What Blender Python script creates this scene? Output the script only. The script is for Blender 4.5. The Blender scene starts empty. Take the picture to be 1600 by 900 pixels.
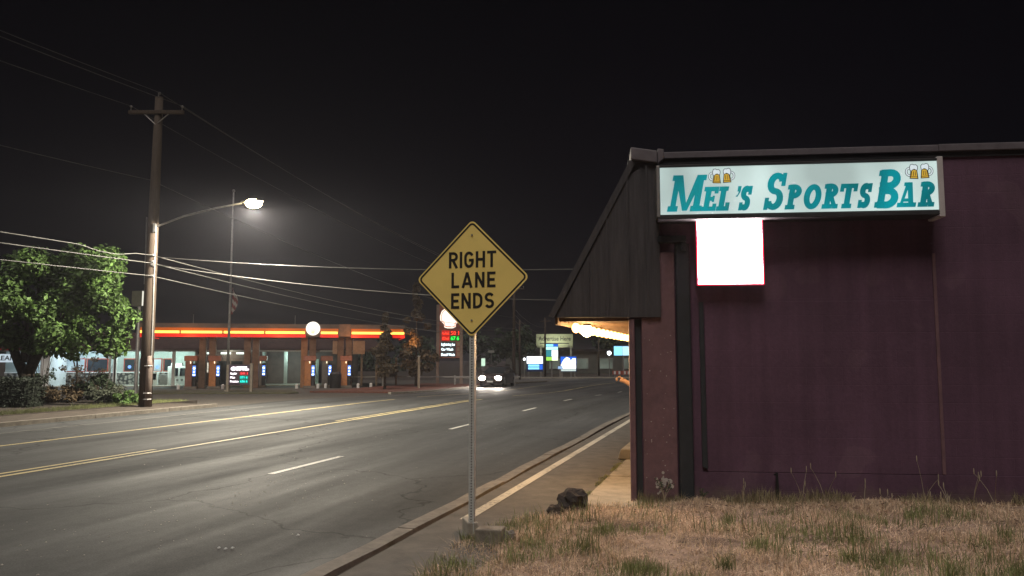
import bpy, bmesh, math, random
import numpy as np
from mathutils import Vector, Matrix, noise as mnoise

random.seed(11); rng = np.random.default_rng(11)
sc = bpy.context.scene
C = sc.collection
PI = math.pi
def rad(a): return math.radians(a)

# ------------------------------------------------------------------ camera
cam_d = bpy.data.cameras.new('camera'); cam = bpy.data.objects.new('camera', cam_d); C.objects.link(cam)
cam.location = (0, 0, 1.7); cam.rotation_euler = (rad(90 + 5.24), 0, 0)
cam_d.sensor_width = 36; cam_d.lens = 27; cam_d.clip_start = 0.05; cam_d.clip_end = 1500
sc.camera = cam
# ------------------------------------------------------------------ world, sun, exposure
SUN_EL, SUN_AZ = 63, 196         # a weak, wide night glow from behind the camera
world = bpy.data.worlds.new('World'); sc.world = world; world.use_nodes = True
wn = world.node_tree; wn.nodes.clear()
wo = wn.nodes.new('ShaderNodeOutputWorld'); wb = wn.nodes.new('ShaderNodeBackground')
sk = wn.nodes.new('ShaderNodeTexSky'); sk.sky_type = 'NISHITA'; sk.sun_disc = False
sk.sun_elevation = rad(SUN_EL); sk.sun_rotation = rad(SUN_AZ)
hs = wn.nodes.new('ShaderNodeHueSaturation'); hs.inputs['Saturation'].default_value = 0.30; hs.inputs['Hue'].default_value = 0.53
wn.links.new(sk.outputs[0], hs.inputs['Color']); tn = wn.nodes.new('ShaderNodeMix'); tn.data_type = 'RGBA'; tn.blend_type = 'MULTIPLY'; tn.inputs[0].default_value = 1; tn.inputs[7].default_value = (1.05,.88,1.2,1)
wn.links.new(hs.outputs[0], tn.inputs[6]); wn.links.new(tn.outputs[2], wb.inputs['Color'])
wb.inputs['Strength'].default_value = 0.00025
wn.links.new(wb.outputs[0], wo.inputs[0])
sun_d = bpy.data.lights.new('sun', 'SUN'); sun = bpy.data.objects.new('sun', sun_d); C.objects.link(sun)
sun_d.energy = .85; sun_d.angle = rad(25); sun_d.color = (1.0, 0.92, 0.86)
_d = Vector((math.sin(rad(SUN_AZ)) * math.cos(rad(SUN_EL)), math.cos(rad(SUN_AZ)) * math.cos(rad(SUN_EL)), math.sin(rad(SUN_EL))))
sun.rotation_euler = _d.to_track_quat('Z', 'Y').to_euler()
sc.view_settings.view_transform = 'Standard'; sc.view_settings.look = 'None'
sc.view_settings.gamma = 1; sc.view_settings.use_curve_mapping = False
sc.view_settings.exposure = 1.0
sc.render.engine = 'CYCLES'
sc.cycles.use_denoising = True
sc.cycles.max_bounces = 5; sc.cycles.diffuse_bounces = 2; sc.cycles.glossy_bounces = 3
sc.cycles.caustics_reflective = False; sc.cycles.caustics_refractive = False
sc.cycles.sample_clamp_indirect = 4

# ------------------------------------------------------------------ helpers
class MB:
    def __init__(s): s.v = []; s.f = []
    def add(s, vs, fs):
        o = len(s.v); s.v += [tuple(p) for p in vs]; s.f += [tuple(i + o for i in q) for q in fs]; return s
    def box(s, x0, x1, y0, y1, z0, z1):
        return s.add([(x0,y0,z0),(x1,y0,z0),(x1,y1,z0),(x0,y1,z0),(x0,y0,z1),(x1,y0,z1),(x1,y1,z1),(x0,y1,z1)],
                     [(0,3,2,1),(4,5,6,7),(0,1,5,4),(1,2,6,5),(2,3,7,6),(3,0,4,7)])
    def prism(s, pts, z0, z1):
        n = len(pts)
        return s.add([(x,y,z0) for x,y in pts] + [(x,y,z1) for x,y in pts],
                     [tuple(range(n-1,-1,-1)), tuple(range(n,2*n))] + [(i,(i+1)%n,(i+1)%n+n,i+n) for i in range(n)])
    def xz(s, pts, y0, y1):           # polygon in the x-z plane, from y0 (front) back to y1
        n = len(pts)
        return s.add([(x,y0,z) for x,z in pts] + [(x,y1,z) for x,z in pts],
                     [tuple(range(n)), tuple(range(2*n-1,n-1,-1))] + [(i,i+n,(i+1)%n+n,(i+1)%n) for i in range(n)])
    def cyl(s, p0, p1, r0, r1=None, n=10):
        r1 = r0 if r1 is None else r1
        p0 = Vector(p0); p1 = Vector(p1); d = (p1-p0).normalized()
        a = d.orthogonal().normalized(); b = d.cross(a)
        vs = []
        for p, r in ((p0,r0),(p1,r1)):
            for i in range(n):
                t = 2*PI*i/n; vs.append(p + a*math.cos(t)*r + b*math.sin(t)*r)
        return s.add(vs, [(i,(i+1)%n,(i+1)%n+n,i+n) for i in range(n)] + [tuple(range(n-1,-1,-1)), tuple(range(n,2*n))])
    def tube(s, pts, r, n=6):
        pts = [Vector(p) for p in pts]; vs = []; m = len(pts)
        rr = r if isinstance(r, (list, tuple)) else [r]*m
        a = None
        for i, p in enumerate(pts):
            d = (pts[min(i+1,m-1)] - pts[max(i-1,0)]).normalized()
            a = d.orthogonal().normalized() if a is None else (a - d*a.dot(d)).normalized()
            b = d.cross(a)
            for k in range(n):
                t = 2*PI*k/n; vs.append(p + (a*math.cos(t) + b*math.sin(t))*rr[i])
        fs = [(i*n+k, i*n+(k+1)%n, (i+1)*n+(k+1)%n, (i+1)*n+k) for i in range(m-1) for k in range(n)]
        return s.add(vs, fs + [tuple(range(n-1,-1,-1)), tuple(range((m-1)*n, m*n))])
    def ball(s, c, r, seg=12, rings=8, jit=0, seed=0):
        rx, ry, rz = r if isinstance(r, (tuple, list)) else (r,r,r)
        vs = []; fs = []
        for i in range(rings+1):
            ph = PI*i/rings
            for k in range(seg):
                t = 2*PI*k/seg
                d = Vector((math.sin(ph)*math.cos(t), math.sin(ph)*math.sin(t), math.cos(ph)))
                q = 1 + (jit*mnoise.noise(d*1.7 + Vector((seed,seed*.7,0))) if jit else 0)
                vs.append((c[0]+d.x*rx*q, c[1]+d.y*ry*q, c[2]+d.z*rz*q))
        for i in range(rings):
            for k in range(seg): fs.append((i*seg+k, (i+1)*seg+k, (i+1)*seg+(k+1)%seg, i*seg+(k+1)%seg))
        return s.add(vs, fs)
    def disc(s, cx, cz, r, y0, y1, n=20, sx=1, a0=0):
        return s.xz([(cx+math.cos(a0+2*PI*i/n)*r*sx, cz+math.sin(a0+2*PI*i/n)*r) for i in range(n)], y0, y1)
    def stroke(s, pts, w, y0, y1, closed=False):   # thick polyline in x-z
        pts = [Vector((p[0], p[1])) for p in pts]; m = len(pts); L = []; R = []
        for i in range(m):
            if closed: a, b = pts[i-1], pts[(i+1)%m]
            else: a, b = pts[max(i-1,0)], pts[min(i+1,m-1)]
            d0 = (pts[i]-a); d1 = (b-pts[i])
            d0 = d0.normalized() if d0.length > 1e-9 else d1.normalized()
            d1 = d1.normalized() if d1.length > 1e-9 else d0
            t = (d0+d1).normalized(); nn = Vector((-t.y, t.x)); c = max(0.45, nn.dot(Vector((-d1.y, d1.x))))
            L.append(pts[i] + nn*(w/2/c)); R.append(pts[i] - nn*(w/2/c))
        vs = [(p.x,y0,p.y) for p in L] + [(p.x,y0,p.y) for p in R] + [(p.x,y1,p.y) for p in L] + [(p.x,y1,p.y) for p in R]
        fs = []
        for i in range(m if closed else m-1):
            j = (i+1)%m
            fs += [(i,j,j+m,i+m), (i+2*m,i+3*m,j+3*m,j+2*m), (i,i+2*m,j+2*m,j), (i+m,j+m,j+3*m,i+3*m)]
        if not closed: fs += [(0,m,3*m,2*m), (m-1,3*m-1,4*m-1,2*m-1)]
        return s.add(vs, fs)
    def move(s, dx=0, dy=0, dz=0):
        s.v = [(x+dx,y+dy,z+dz) for x,y,z in s.v]; return s
    def build(s, name, mat, parent=None, loc=None, rotz=0, smooth=False, bevel=0, kind=None):
        me = bpy.data.meshes.new(name); me.from_pydata(s.v, [], s.f); me.update()
        if smooth: me.polygons.foreach_set('use_smooth', [True]*len(me.polygons))
        return link(name, me, mat, parent, loc, rotz, bevel, kind)
def link(name, me, mat, parent=None, loc=None, rotz=0, bevel=0, kind=None):
    if mat is not None and not me.materials: me.materials.append(mat)
    o = bpy.data.objects.new(name, me); C.objects.link(o)
    if parent: o.parent = parent
    if loc: o.location = loc
    if rotz: o.rotation_euler.z = rotz
    if bevel:
        b = o.modifiers.new('bevel', 'BEVEL'); b.width = bevel; b.segments = 2; b.limit_method = 'ANGLE'
    if kind: o['kind'] = kind
    return o
def tag(o, label, cat, group=None, kind=None):
    o['label'] = label; o['category'] = cat
    if group: o['group'] = group
    if kind: o['kind'] = kind
    return o
def thing(name, label, cat, loc=(0,0,0), rotz=0, group=None):
    o = bpy.data.objects.new(name, None); C.objects.link(o); o.empty_display_size = .2
    o.location = loc; o.rotation_euler.z = rotz
    return tag(o, label, cat, group)
def copy_tree(o, parent=None):
    c = o.copy(); C.objects.link(c); c.parent = parent
    for ch in list(o.children): copy_tree(ch, c)
    return c
def lamp(name, kind, parent, loc, power, color, **kw):
    d = bpy.data.lights.new(name, kind); d.energy = power; d.color = color
    for k, v in kw.items(): setattr(d, k, v)
    o = bpy.data.objects.new(name, d); C.objects.link(o); o.parent = parent; o.location = loc
    return o
def text(name, s, size, mat, parent, x, y, z, width=None, bold=0.0, align='LEFT'):
    cu = bpy.data.curves.new(name, 'FONT'); cu.body = s; cu.size = size; cu.offset = bold; cu.extrude = 0.002
    cu.align_x = align; cu.resolution_u = 3
    tmp = bpy.data.objects.new('tmp', cu); C.objects.link(tmp)
    dg = bpy.context.evaluated_depsgraph_get(); me = bpy.data.meshes.new_from_object(tmp.evaluated_get(dg))
    bpy.data.objects.remove(tmp)
    co = [v.co.copy() for v in me.vertices]
    k = 1
    if width and co:
        xs = [c.x for c in co]; k = width/(max(xs)-min(xs)); x0 = min(xs) if align == 'LEFT' else (min(xs)+max(xs))/2
    else: x0 = 0
    for v, c in zip(me.vertices, co): v.co = ((c.x-x0)*k, -c.z, c.y)
    me.materials.clear(); me.name = name
    o = link(name, me, mat, parent, (x,y,z)); return o

# ------------------------------------------------------------------ materials
MATS = {}
def mat(name, col, rough=.75, var=.25, scale=6, metal=0, bump=0, bscale=60, spec=.4, stretch=None, col2=None, island=0):
    if name in MATS: return MATS[name]
    m = bpy.data.materials.new(name); m.use_nodes = True; nt = m.node_tree; N = nt.nodes; Lk = nt.links
    b = N['Principled BSDF']; b.inputs['Roughness'].default_value = rough; b.inputs['Metallic'].default_value = metal
    b.inputs['Specular IOR Level'].default_value = spec
    tc = N.new('ShaderNodeTexCoord'); src = tc.outputs['Object']
    if stretch:
        mp = N.new('ShaderNodeMapping'); mp.inputs['Scale'].default_value = stretch; Lk.new(src, mp.inputs[0]); src = mp.outputs[0]
    nz = N.new('ShaderNodeTexNoise'); nz.inputs['Scale'].default_value = scale; nz.inputs['Detail'].default_value = 6
    nz.inputs['Roughness'].default_value = .65; Lk.new(src, nz.inputs['Vector'])
    rp = N.new('ShaderNodeValToRGB'); rp.color_ramp.elements[0].position = .32; rp.color_ramp.elements[1].position = .68
    c2 = col2 or tuple(min(1, c*(1+var)) for c in col); c1 = tuple(c*(1-var) for c in col) if not col2 else col
    rp.color_ramp.elements[0].color = (*c1, 1); rp.color_ramp.elements[1].color = (*c2, 1)
    Lk.new(nz.outputs['Fac'], rp.inputs[0]); out = rp.outputs[0]
    if island:
        g = N.new('ShaderNodeNewGeometry'); mr = N.new('ShaderNodeMapRange'); mr.inputs[3].default_value = 1-island; mr.inputs[4].default_value = 1+island
        Lk.new(g.outputs['Random Per Island'], mr.inputs[0])
        mx = N.new('ShaderNodeVectorMath'); mx.operation = 'SCALE'; Lk.new(out, mx.inputs[0]); Lk.new(mr.outputs[0], mx.inputs['Scale']); out = mx.outputs[0]
    Lk.new(out, b.inputs['Base Color'])
    if bump:
        n2 = N.new('ShaderNodeTexNoise'); n2.inputs['Scale'].default_value = bscale; n2.inputs['Detail'].default_value = 4
        Lk.new(src if not stretch else tc.outputs['Object'], n2.inputs['Vector'])
        bp = N.new('ShaderNodeBump'); bp.inputs['Strength'].default_value = bump; bp.inputs['Distance'].default_value = .01
        Lk.new(n2.outputs['Fac'], bp.inputs['Height']); Lk.new(bp.outputs[0], b.inputs['Normal'])
    MATS[name] = m; return m
def emit(name, col, strength, var=0, scale=1.0, stretch=(1,1,1)):
    if name in MATS: return MATS[name]
    m = bpy.data.materials.new(name); m.use_nodes = True; nt = m.node_tree; N = nt.nodes; Lk = nt.links
    b = N['Principled BSDF']; b.inputs['Base Color'].default_value = (*[c*.3 for c in col], 1); b.inputs['Roughness'].default_value = .5
    b.inputs['Emission Color'].default_value = (*col, 1); b.inputs['Emission Strength'].default_value = strength
    if var:
        tc = N.new('ShaderNodeTexCoord'); mp = N.new('ShaderNodeMapping'); mp.inputs['Scale'].default_value = stretch
        nz = N.new('ShaderNodeTexNoise'); nz.inputs['Scale'].default_value = scale; nz.inputs['Detail'].default_value = 1
        mr = N.new('ShaderNodeMapRange'); mr.inputs[1].default_value = .3; mr.inputs[2].default_value = .7
        mr.inputs[3].default_value = strength*(1-var); mr.inputs[4].default_value = strength*(1+var)
        Lk.new(tc.outputs['Object'], mp.inputs[0]); Lk.new(mp.outputs[0], nz.inputs['Vector']); Lk.new(nz.outputs['Fac'], mr.inputs[0])
        Lk.new(mr.outputs[0], b.inputs['Emission Strength'])
    MATS[name] = m; return m

def road_material():
    m = bpy.data.materials.new('asphalt'); m.use_nodes = True; nt = m.node_tree; N = nt.nodes; Lk = nt.links
    b = N['Principled BSDF']; tc = N.new('ShaderNodeTexCoord')
    def nz(scale, stretch, detail=5, rough=.6):
        mp = N.new('ShaderNodeMapping'); mp.inputs['Scale'].default_value = stretch; Lk.new(tc.outputs['Object'], mp.inputs[0])
        n = N.new('ShaderNodeTexNoise'); n.inputs['Scale'].default_value = scale; n.inputs['Detail'].default_value = detail
        n.inputs['Roughness'].default_value = rough; Lk.new(mp.outputs[0], n.inputs['Vector']); return n.outputs['Fac']
    def rng_(src, a, c, lo, hi):
        r = N.new('ShaderNodeMapRange'); r.inputs[1].default_value = a; r.inputs[2].default_value = c; r.inputs[3].default_value = lo; r.inputs[4].default_value = hi
        Lk.new(src, r.inputs[0]); return r.outputs[0]
    def mul(a, c):
        r = N.new('ShaderNodeMath'); r.operation = 'MULTIPLY'; Lk.new(a, r.inputs[0]); Lk.new(c, r.inputs[1]); return r.outputs[0]
    tracks = nz(1.0, (.75, .07, 1), 5, .55)            # worn wheel tracks running along the road
    patch = nz(.35, (1, .5, 1), 4)
    grain = nz(55, (1, 1, 1), 6, .8)
    mid = nz(7, (1, .8, 1), 4, .7)
    v = mul(mul(mul(rng_(mid, .3, .7, .82, 1.18), rng_(tracks, .34, .68, .74, 1.42)), rng_(patch, .3, .7, .8, 1.2)), rng_(grain, .25, .75, .30, 1.7))
    sp = N.new('ShaderNodeTexVoronoi'); sp.inputs['Scale'].default_value = 38; Lk.new(tc.outputs['Object'], sp.inputs['Vector'])
    spk = N.new('ShaderNodeMath'); spk.operation = 'LESS_THAN'; spk.inputs[1].default_value = .13; Lk.new(sp.outputs['Distance'], spk.inputs[0])
    wn_ = N.new('ShaderNodeTexWhiteNoise'); Lk.new(sp.outputs['Position'], wn_.inputs['Vector'])
    gt = N.new('ShaderNodeMath'); gt.operation = 'GREATER_THAN'; gt.inputs[1].default_value = .8; Lk.new(wn_.outputs['Value'], gt.inputs[0])
    light = mul(spk.outputs[0], gt.outputs[0])
    # cracks
    ck = N.new('ShaderNodeTexVoronoi'); ck.feature = 'DISTANCE_TO_EDGE'; ck.inputs['Scale'].default_value = .22
    wob = N.new('ShaderNodeTexNoise'); wob.inputs['Scale'].default_value = 1.4; wob.inputs['Detail'].default_value = 5; Lk.new(tc.outputs['Object'], wob.inputs['Vector'])
    va = N.new('ShaderNodeVectorMath'); va.operation = 'ADD'; Lk.new(tc.outputs['Object'], va.inputs[0]); Lk.new(wob.outputs['Color'], va.inputs[1]); Lk.new(va.outputs[0], ck.inputs['Vector'])
    crack = rng_(ck.outputs['Distance'], .001, .006, .30, 1)
    cc = N.new('ShaderNodeMix'); cc.data_type = 'RGBA'; cc.inputs[6].default_value = (.056, .057, .057, 1); cc.inputs[7].default_value = (.15, .145, .135, 1)
    Lk.new(light, cc.inputs[0])
    sc_ = N.new('ShaderNodeVectorMath'); sc_.operation = 'SCALE'; Lk.new(cc.outputs[2], sc_.inputs[0]); Lk.new(mul(v, crack), sc_.inputs['Scale'])
    Lk.new(sc_.outputs[0], b.inputs['Base Color'])
    Lk.new(rng_(tracks, .36, .68, .90, .62), b.inputs['Roughness']); b.inputs['Specular IOR Level'].default_value = .25
    bp = N.new('ShaderNodeBump'); bp.inputs['Strength'].default_value = .45; bp.inputs['Distance'].default_value = .006; Lk.new(grain, bp.inputs['Height']); Lk.new(bp.outputs[0], b.inputs['Normal'])
    return m
def paint_material(name, col):
    m = bpy.data.materials.new(name); m.use_nodes = True; nt = m.node_tree; N = nt.nodes; Lk = nt.links
    b = N['Principled BSDF']; b.inputs['Roughness'].default_value = .6
    tc = N.new('ShaderNodeTexCoord'); n = N.new('ShaderNodeTexNoise'); n.inputs['Scale'].default_value = 26; n.inputs['Detail'].default_value = 7; n.inputs['Roughness'].default_value = .75
    n3 = N.new('ShaderNodeTexNoise'); n3.inputs['Scale'].default_value = 1.1; n3.inputs['Detail'].default_value = 2
    Lk.new(tc.outputs['Object'], n.inputs['Vector']); Lk.new(tc.outputs['Object'], n3.inputs['Vector'])
    ad = N.new('ShaderNodeMath'); ad.operation = 'MULTIPLY_ADD'; ad.inputs[1].default_value = .45; Lk.new(n3.outputs['Fac'], ad.inputs[0]); Lk.new(n.outputs['Fac'], ad.inputs[2])
    rp = N.new('ShaderNodeValToRGB'); rp.color_ramp.elements[0].position = .58; rp.color_ramp.elements[1].position = .70
    rp.color_ramp.elements[0].color = (.085, .078, .066, 1); rp.color_ramp.elements[1].color = (*col, 1)
    Lk.new(ad.outputs[0], rp.inputs[0]); Lk.new(rp.outputs[0], b.inputs['Base Color']); return m
ASPH = road_material()
ASPH2 = mat('old_asphalt', (.085,.075,.064), .85, .35, 9, bump=.4, bscale=90)
SIDEW = mat('sidewalk_asphalt', (.10,.088,.074), .85, .28, 4, bump=.4, bscale=110)
CONC = mat('concrete', (.30,.27,.22), .85, .25, 5, bump=.3, bscale=80)
CONC_D = mat('kerb_concrete', (.17,.15,.125), .85, .3, 7, bump=.3, bscale=80)
WHITE_P = paint_material('white_paint', (.62,.60,.54)); YEL_P = paint_material('yellow_paint', (.60,.49,.25))
EARTH = mat('dry_earth', (.27,.19,.135), .95, .4, 8, bump=.6, bscale=40)
SOIL = mat('dark_soil', (.05,.04,.033), .95, .35, 3, bump=.5, bscale=30)
RED_BED = mat('red_mulch', (.13,.05,.035), .95, .4, 6, bump=.5, bscale=30)
def wall_material():
    m = bpy.data.materials.new('maroon_wall'); m.use_nodes = True; nt = m.node_tree; N = nt.nodes; Lk = nt.links; b = N['Principled BSDF']
    b.inputs['Roughness'].default_value = .78; b.inputs['Specular IOR Level'].default_value = .3; tc = N.new('ShaderNodeTexCoord')
    def nz(st, sc_, det=5, ro=.6):
        mp = N.new('ShaderNodeMapping'); mp.inputs['Scale'].default_value = st; Lk.new(tc.outputs['Object'], mp.inputs[0])
        n = N.new('ShaderNodeTexNoise'); n.inputs['Scale'].default_value = sc_; n.inputs['Detail'].default_value = det; n.inputs['Roughness'].default_value = ro; Lk.new(mp.outputs[0], n.inputs['Vector']); return n.outputs['Fac']
    def mr(src, a, c, lo, hi):
        q = N.new('ShaderNodeMapRange'); q.inputs[1].default_value = a; q.inputs[2].default_value = c; q.inputs[3].default_value = lo; q.inputs[4].default_value = hi; Lk.new(src, q.inputs[0]); return q.outputs[0]
    def mul(a, c):
        q = N.new('ShaderNodeMath'); q.operation = 'MULTIPLY'; Lk.new(a, q.inputs[0]); Lk.new(c, q.inputs[1]); return q.outputs[0]
    v = mul(mul(mr(nz((1,1,1),.7,3), .3,.7,.78,1.2), mr(nz((7,7,.35),1.0,5), .35,.7,.88,1.12)), mr(nz((1,1,1),26,6,.75), .2,.8,.80,1.2))
    sx = N.new('ShaderNodeSeparateXYZ'); Lk.new(tc.outputs['Object'], sx.inputs[0])
    edge = N.new('ShaderNodeMath'); edge.operation = 'MULTIPLY_ADD'; edge.inputs[1].default_value = .55; Lk.new(nz((1,1,1),3.2,6,.7), edge.inputs[0]); 
    ng = N.new('ShaderNodeMath'); ng.operation = 'MULTIPLY'; ng.inputs[1].default_value = -1; Lk.new(sx.outputs['Z'], ng.inputs[0]); Lk.new(ng.outputs[0], edge.inputs[2])
    mud = mr(edge.outputs[0], .02, .26, 0, .75)          # mud splashed up from the ground
    pat = mr(nz((1,1,.8),1.3,2), .62,.64,0,.16)          # repainted patches
    c1 = N.new('ShaderNodeMix'); c1.data_type = 'RGBA'; c1.inputs[6].default_value = (.098,.050,.078,1); c1.inputs[7].default_value = (.19,.12,.14,1); Lk.new(pat, c1.inputs[0])
    c2 = N.new('ShaderNodeMix'); c2.data_type = 'RGBA'; Lk.new(c1.outputs[2], c2.inputs[6]); c2.inputs[7].default_value = (.15,.115,.085,1); Lk.new(mud, c2.inputs[0])
    s2 = N.new('ShaderNodeVectorMath'); s2.operation = 'SCALE'; Lk.new(c2.outputs[2], s2.inputs[0]); Lk.new(v, s2.inputs['Scale']); Lk.new(s2.outputs[0], b.inputs['Base Color'])
    cx = N.new('ShaderNodeCombineXYZ'); Lk.new(sx.outputs['X'], cx.inputs[0]); Lk.new(sx.outputs['Z'], cx.inputs[1])
    bk_ = N.new('ShaderNodeTexBrick'); bk_.inputs['Scale'].default_value = 1; bk_.inputs['Brick Width'].default_value = .4; bk_.inputs['Row Height'].default_value = .2; bk_.inputs['Mortar Size'].default_value = .006; bk_.inputs['Mortar Smooth'].default_value = 1; Lk.new(cx.outputs[0], bk_.inputs['Vector'])
    ad = N.new('ShaderNodeMath'); ad.operation = 'MULTIPLY_ADD'; ad.inputs[1].default_value = -.5; Lk.new(bk_.outputs['Fac'], ad.inputs[0]); Lk.new(nz((1,1,1),55,4), ad.inputs[2])
    bp = N.new('ShaderNodeBump'); bp.inputs['Strength'].default_value = .35; bp.inputs['Distance'].default_value = .008; Lk.new(ad.outputs[0], bp.inputs['Height']); Lk.new(bp.outputs[0], b.inputs['Normal'])
    return m
MAROON = wall_material()
MAROON_PLAIN = mat('maroon_stucco', (.125,.074,.084), .8, .16, 1.6, bump=.25, bscale=55)
MAROON2 = mat('maroon_trim', (.15,.082,.090), .75, .2, 6, bump=.15)
BOARD = mat('weathered_board', (.046,.043,.046), .8, .3, 3, bump=.3, bscale=30, stretch=(9,9,.6))
DKBLUE = mat('dark_steel_paint', (.022,.026,.03), .6, .2, 5)
FLASH = mat('dull_flashing', (.12,.105,.115), .6, .2, 6)
METAL = mat('grey_metal', (.26,.25,.24), .5, .2, 8, metal=.4)
GALV = mat('galvanised_steel', (.50,.51,.48), .5, .15, 30, metal=.1)
BLACK = mat('black_paint', (.012,.012,.012), .55, .2, 10)
DARK = mat('dark_grey', (.03,.03,.032), .7, .2, 5)
WOOD = mat('pole_wood', (.062,.044,.031), .85, .4, 4, bump=.5, bscale=40, stretch=(14,14,.7))
SOFFIT = mat('soffit_timber', (.11,.06,.025), .7, .3, 6, stretch=(2,12,2))
BARK = mat('bark', (.055,.042,.032), .9, .4, 9, bump=.8, bscale=25)
LEAF = mat('green_leaf', (.075,.140,.030), .6, .35, 1.2, island=.45)
LEAF_D = mat('dark_leaf', (.035,.058,.026), .65, .35, 1.2, island=.45)
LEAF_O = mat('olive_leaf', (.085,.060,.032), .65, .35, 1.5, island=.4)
LEAF_G = mat('grey_green_leaf', (.060,.070,.045), .65, .3, 1.5, island=.4)
STRAW = mat('dry_straw', (.70,.52,.37), .8, .25, 2, island=.5, col2=(.46,.34,.21))
GREENG = mat('green_blade', (.20,.22,.085), .65, .3, 2, island=.4)
WEED = mat('weed_stalk', (.34,.29,.20), .8, .3, 4, island=.3)
WHITE = mat('white_paint_plain', (.70,.70,.68), .5, .08, 4)
RED = mat('red_paint', (.32,.035,.03), .5, .15, 4)
ORANGE = mat('orange_paint', (.42,.17,.055), .5, .2, 5)
TANM = mat('tan_column', (.20,.125,.085), .6, .25, 3)
GLASS = mat('dark_glass', (.012,.016,.02), .08, .1, 2, spec=.6)
RUBBER = mat('rubber', (.015,.015,.015), .8, .2, 20)

# ------------------------------------------------------------------ ground and road frame
TH = rad(16.0); cT, sT = math.cos(TH), math.sin(TH)
def sm(a, b, x):
    t = max(0, min(1, (x-a)/(b-a))); return t*t*(3-2*t)
def zg(y): return -.34*sm(30, 50, y) - .40*sm(55, 90, y)
def RW(s, t, z=0): # road metres (along, to the right) -> world
    x = t*cT + s*sT; y = -t*sT + s*cT; return (x, y, zg(y) + z)
def sheet(name, t0, t1, s0, s1, off, m, nt=2, ns=None, kind='structure', thick=0, wob=None):
    ns = ns or max(2, int((s1-s0)/1.5)); b = MB(); vs = []; fs = []
    for j in range(ns+1):
        s_ = s0+(s1-s0)*j/ns
        for i in range(nt+1):
            t_ = t0+(t1-t0)*i/nt
            if wob: t_ += wob(s_, i/nt)
            vs.append((t_, s_, zg(-t_*sT+s_*cT)+off))
    for j in range(ns):
        for i in range(nt): q = j*(nt+1)+i; fs.append((q,q+1,q+nt+2,q+nt+1))
    b.add(vs, fs)
    if thick:
        n = len(vs); b.v += [(x,y,z-thick) for x,y,z in vs]
        edge = [j*(nt+1) for j in range(ns+1)]; e2 = [j*(nt+1)+nt for j in range(ns+1)]
        for e in (edge, e2):
            for a, c in zip(e, e[1:]): b.f.append((a,c,c+n,a+n))
        for j0 in (0, ns*(nt+1)):
            for i in range(nt): b.f.append((j0+i,j0+i+1,j0+i+1+n,j0+i+n))
    o = b.build(name, m, rotz=-TH); o['kind'] = kind; return o
# the wide ground
g = MB(); xs = [-600,-200,-80,-40,-20,-10,0,10,20,40,80,200,600]; ys = [-200,-40,-10,0,10,20,28,32,36,40,44,48,52,58,64,70,76,82,90,100,130,250,800]
for y in ys:
    for x in xs: g.v.append((x,y,zg(y)-.06))
for j in range(len(ys)-1):
    for i in range(len(xs)-1): q = j*len(xs)+i; g.f.append((q,q+1,q+len(xs)+1,q+len(xs)))
g.build('ground', SOIL, kind='structure')
sheet('road', -17.5, -3.15, -14, 96, 0, ASPH, 10, 120)
sheet('side_street', -75, -17.45, 23.6, 40, -.006, ASPH2, 20)
sheet('forecourt', -75, -17.45, 40, 80, -.006, ASPH2, 20)
cs = MB()
for j in range(13):
    y = 68+27*j/12
    cs.v += [(-9,y,zg(y)-.012), (60,y,zg(y)-.012)]
    if j: cs.f.append((2*j-2,2*j-1,2*j+1,2*j))
cs.build('cross_street', ASPH2, kind='structure')
fk = MB().box(-7,60,95,95.25,-.78,-.60); fk.box(-7,60,95.25,97,-.78,-.615); fk.build('far_kerb', CONC, kind='structure')
# right kerb, pavement
def kw(s_, u): return .02*math.sin(s_*.9) + .012*math.sin(s_*3.1+1) + (.35*max(0, s_-22)**1.5*.12 if s_ > 22 else 0)
def joints(t0, t1, s0, s1, step, off, m, name, th=.16, seedv=0):
    st = s0; n = 0
    r = random.Random(5+seedv); first = []
    while st < s1:
        e = min(s1, st+step); dz = r.uniform(-.008,.008)
        o = sheet(name, t0, t1, st+.008, e-.008, off+dz, m, 1, 4, thick=th, wob=kw if seedv == 0 else None); first.append(o)
        st = e
    return first
kerbs = joints(-3.15, -2.98, -8, 40, 3.0, .068, CONC_D, 'kerb')
sheet('sidewalk', -2.93, -1.02, -8, 40, .055, SIDEW, 3)
sheet('sidewalk_gutter_gap', -2.99, -2.92, -8, 40, .032, SOIL, 1)
# concrete pad slabs by the bar wall
pads = thing('pavement_slabs', 'pale concrete pavement slabs beside the bar wall', 'pavement'); pads['kind'] = 'structure'
for k, (a, b_) in enumerate([(8.7,10.9),(10.92,13.1),(13.12,15.3),(15.32,17.5),(17.52,19.7)]):
    q = MB(); v = [(-1.72+.0*k,a),(-1.0,a),(-1.0,b_),(-1.72,b_)]
    q.prism(v, .0, .062+.004*(k%2)); q.build('slab', CONC, pads, rotz=-TH, bevel=.008)
# left kerb, pavement, bed
joints(-17.66, -17.5, -12, 23.4, 3.0, .11, CONC_D, 'kerb', seedv=3)
joints(-17.8, -17.62, 38, 74, 3.0, .11, CONC, 'kerb', seedv=4)
sheet('left_pavement', -19.6, -17.66, -12, 23.4, .10, mat('dirt_path', (.062,.050,.040), .95, .35, 4, bump=.5, bscale=40), 3, thick=.15)
sheet('planting_bed', -34, -19.6, 2, 25, .12, SOIL, 10, thick=.2)
sheet('mulch_bed', -24.0, -17.8, 40.5, 58, .085, RED_BED, 6, thick=.12)
# grassy island with the price sign
isl = MB().prism([(-23,41.2),(-12.2,42.2),(-11.9,43.2),(-13,45.8),(-23,45.0)], zg(43)-.1, zg(43)+.10)
isl.build('island_verge', mat('verge_grass', (.075,.07,.04), .95, .4, 5, bump=.6, bscale=20), kind='structure', bevel=.05)

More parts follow.
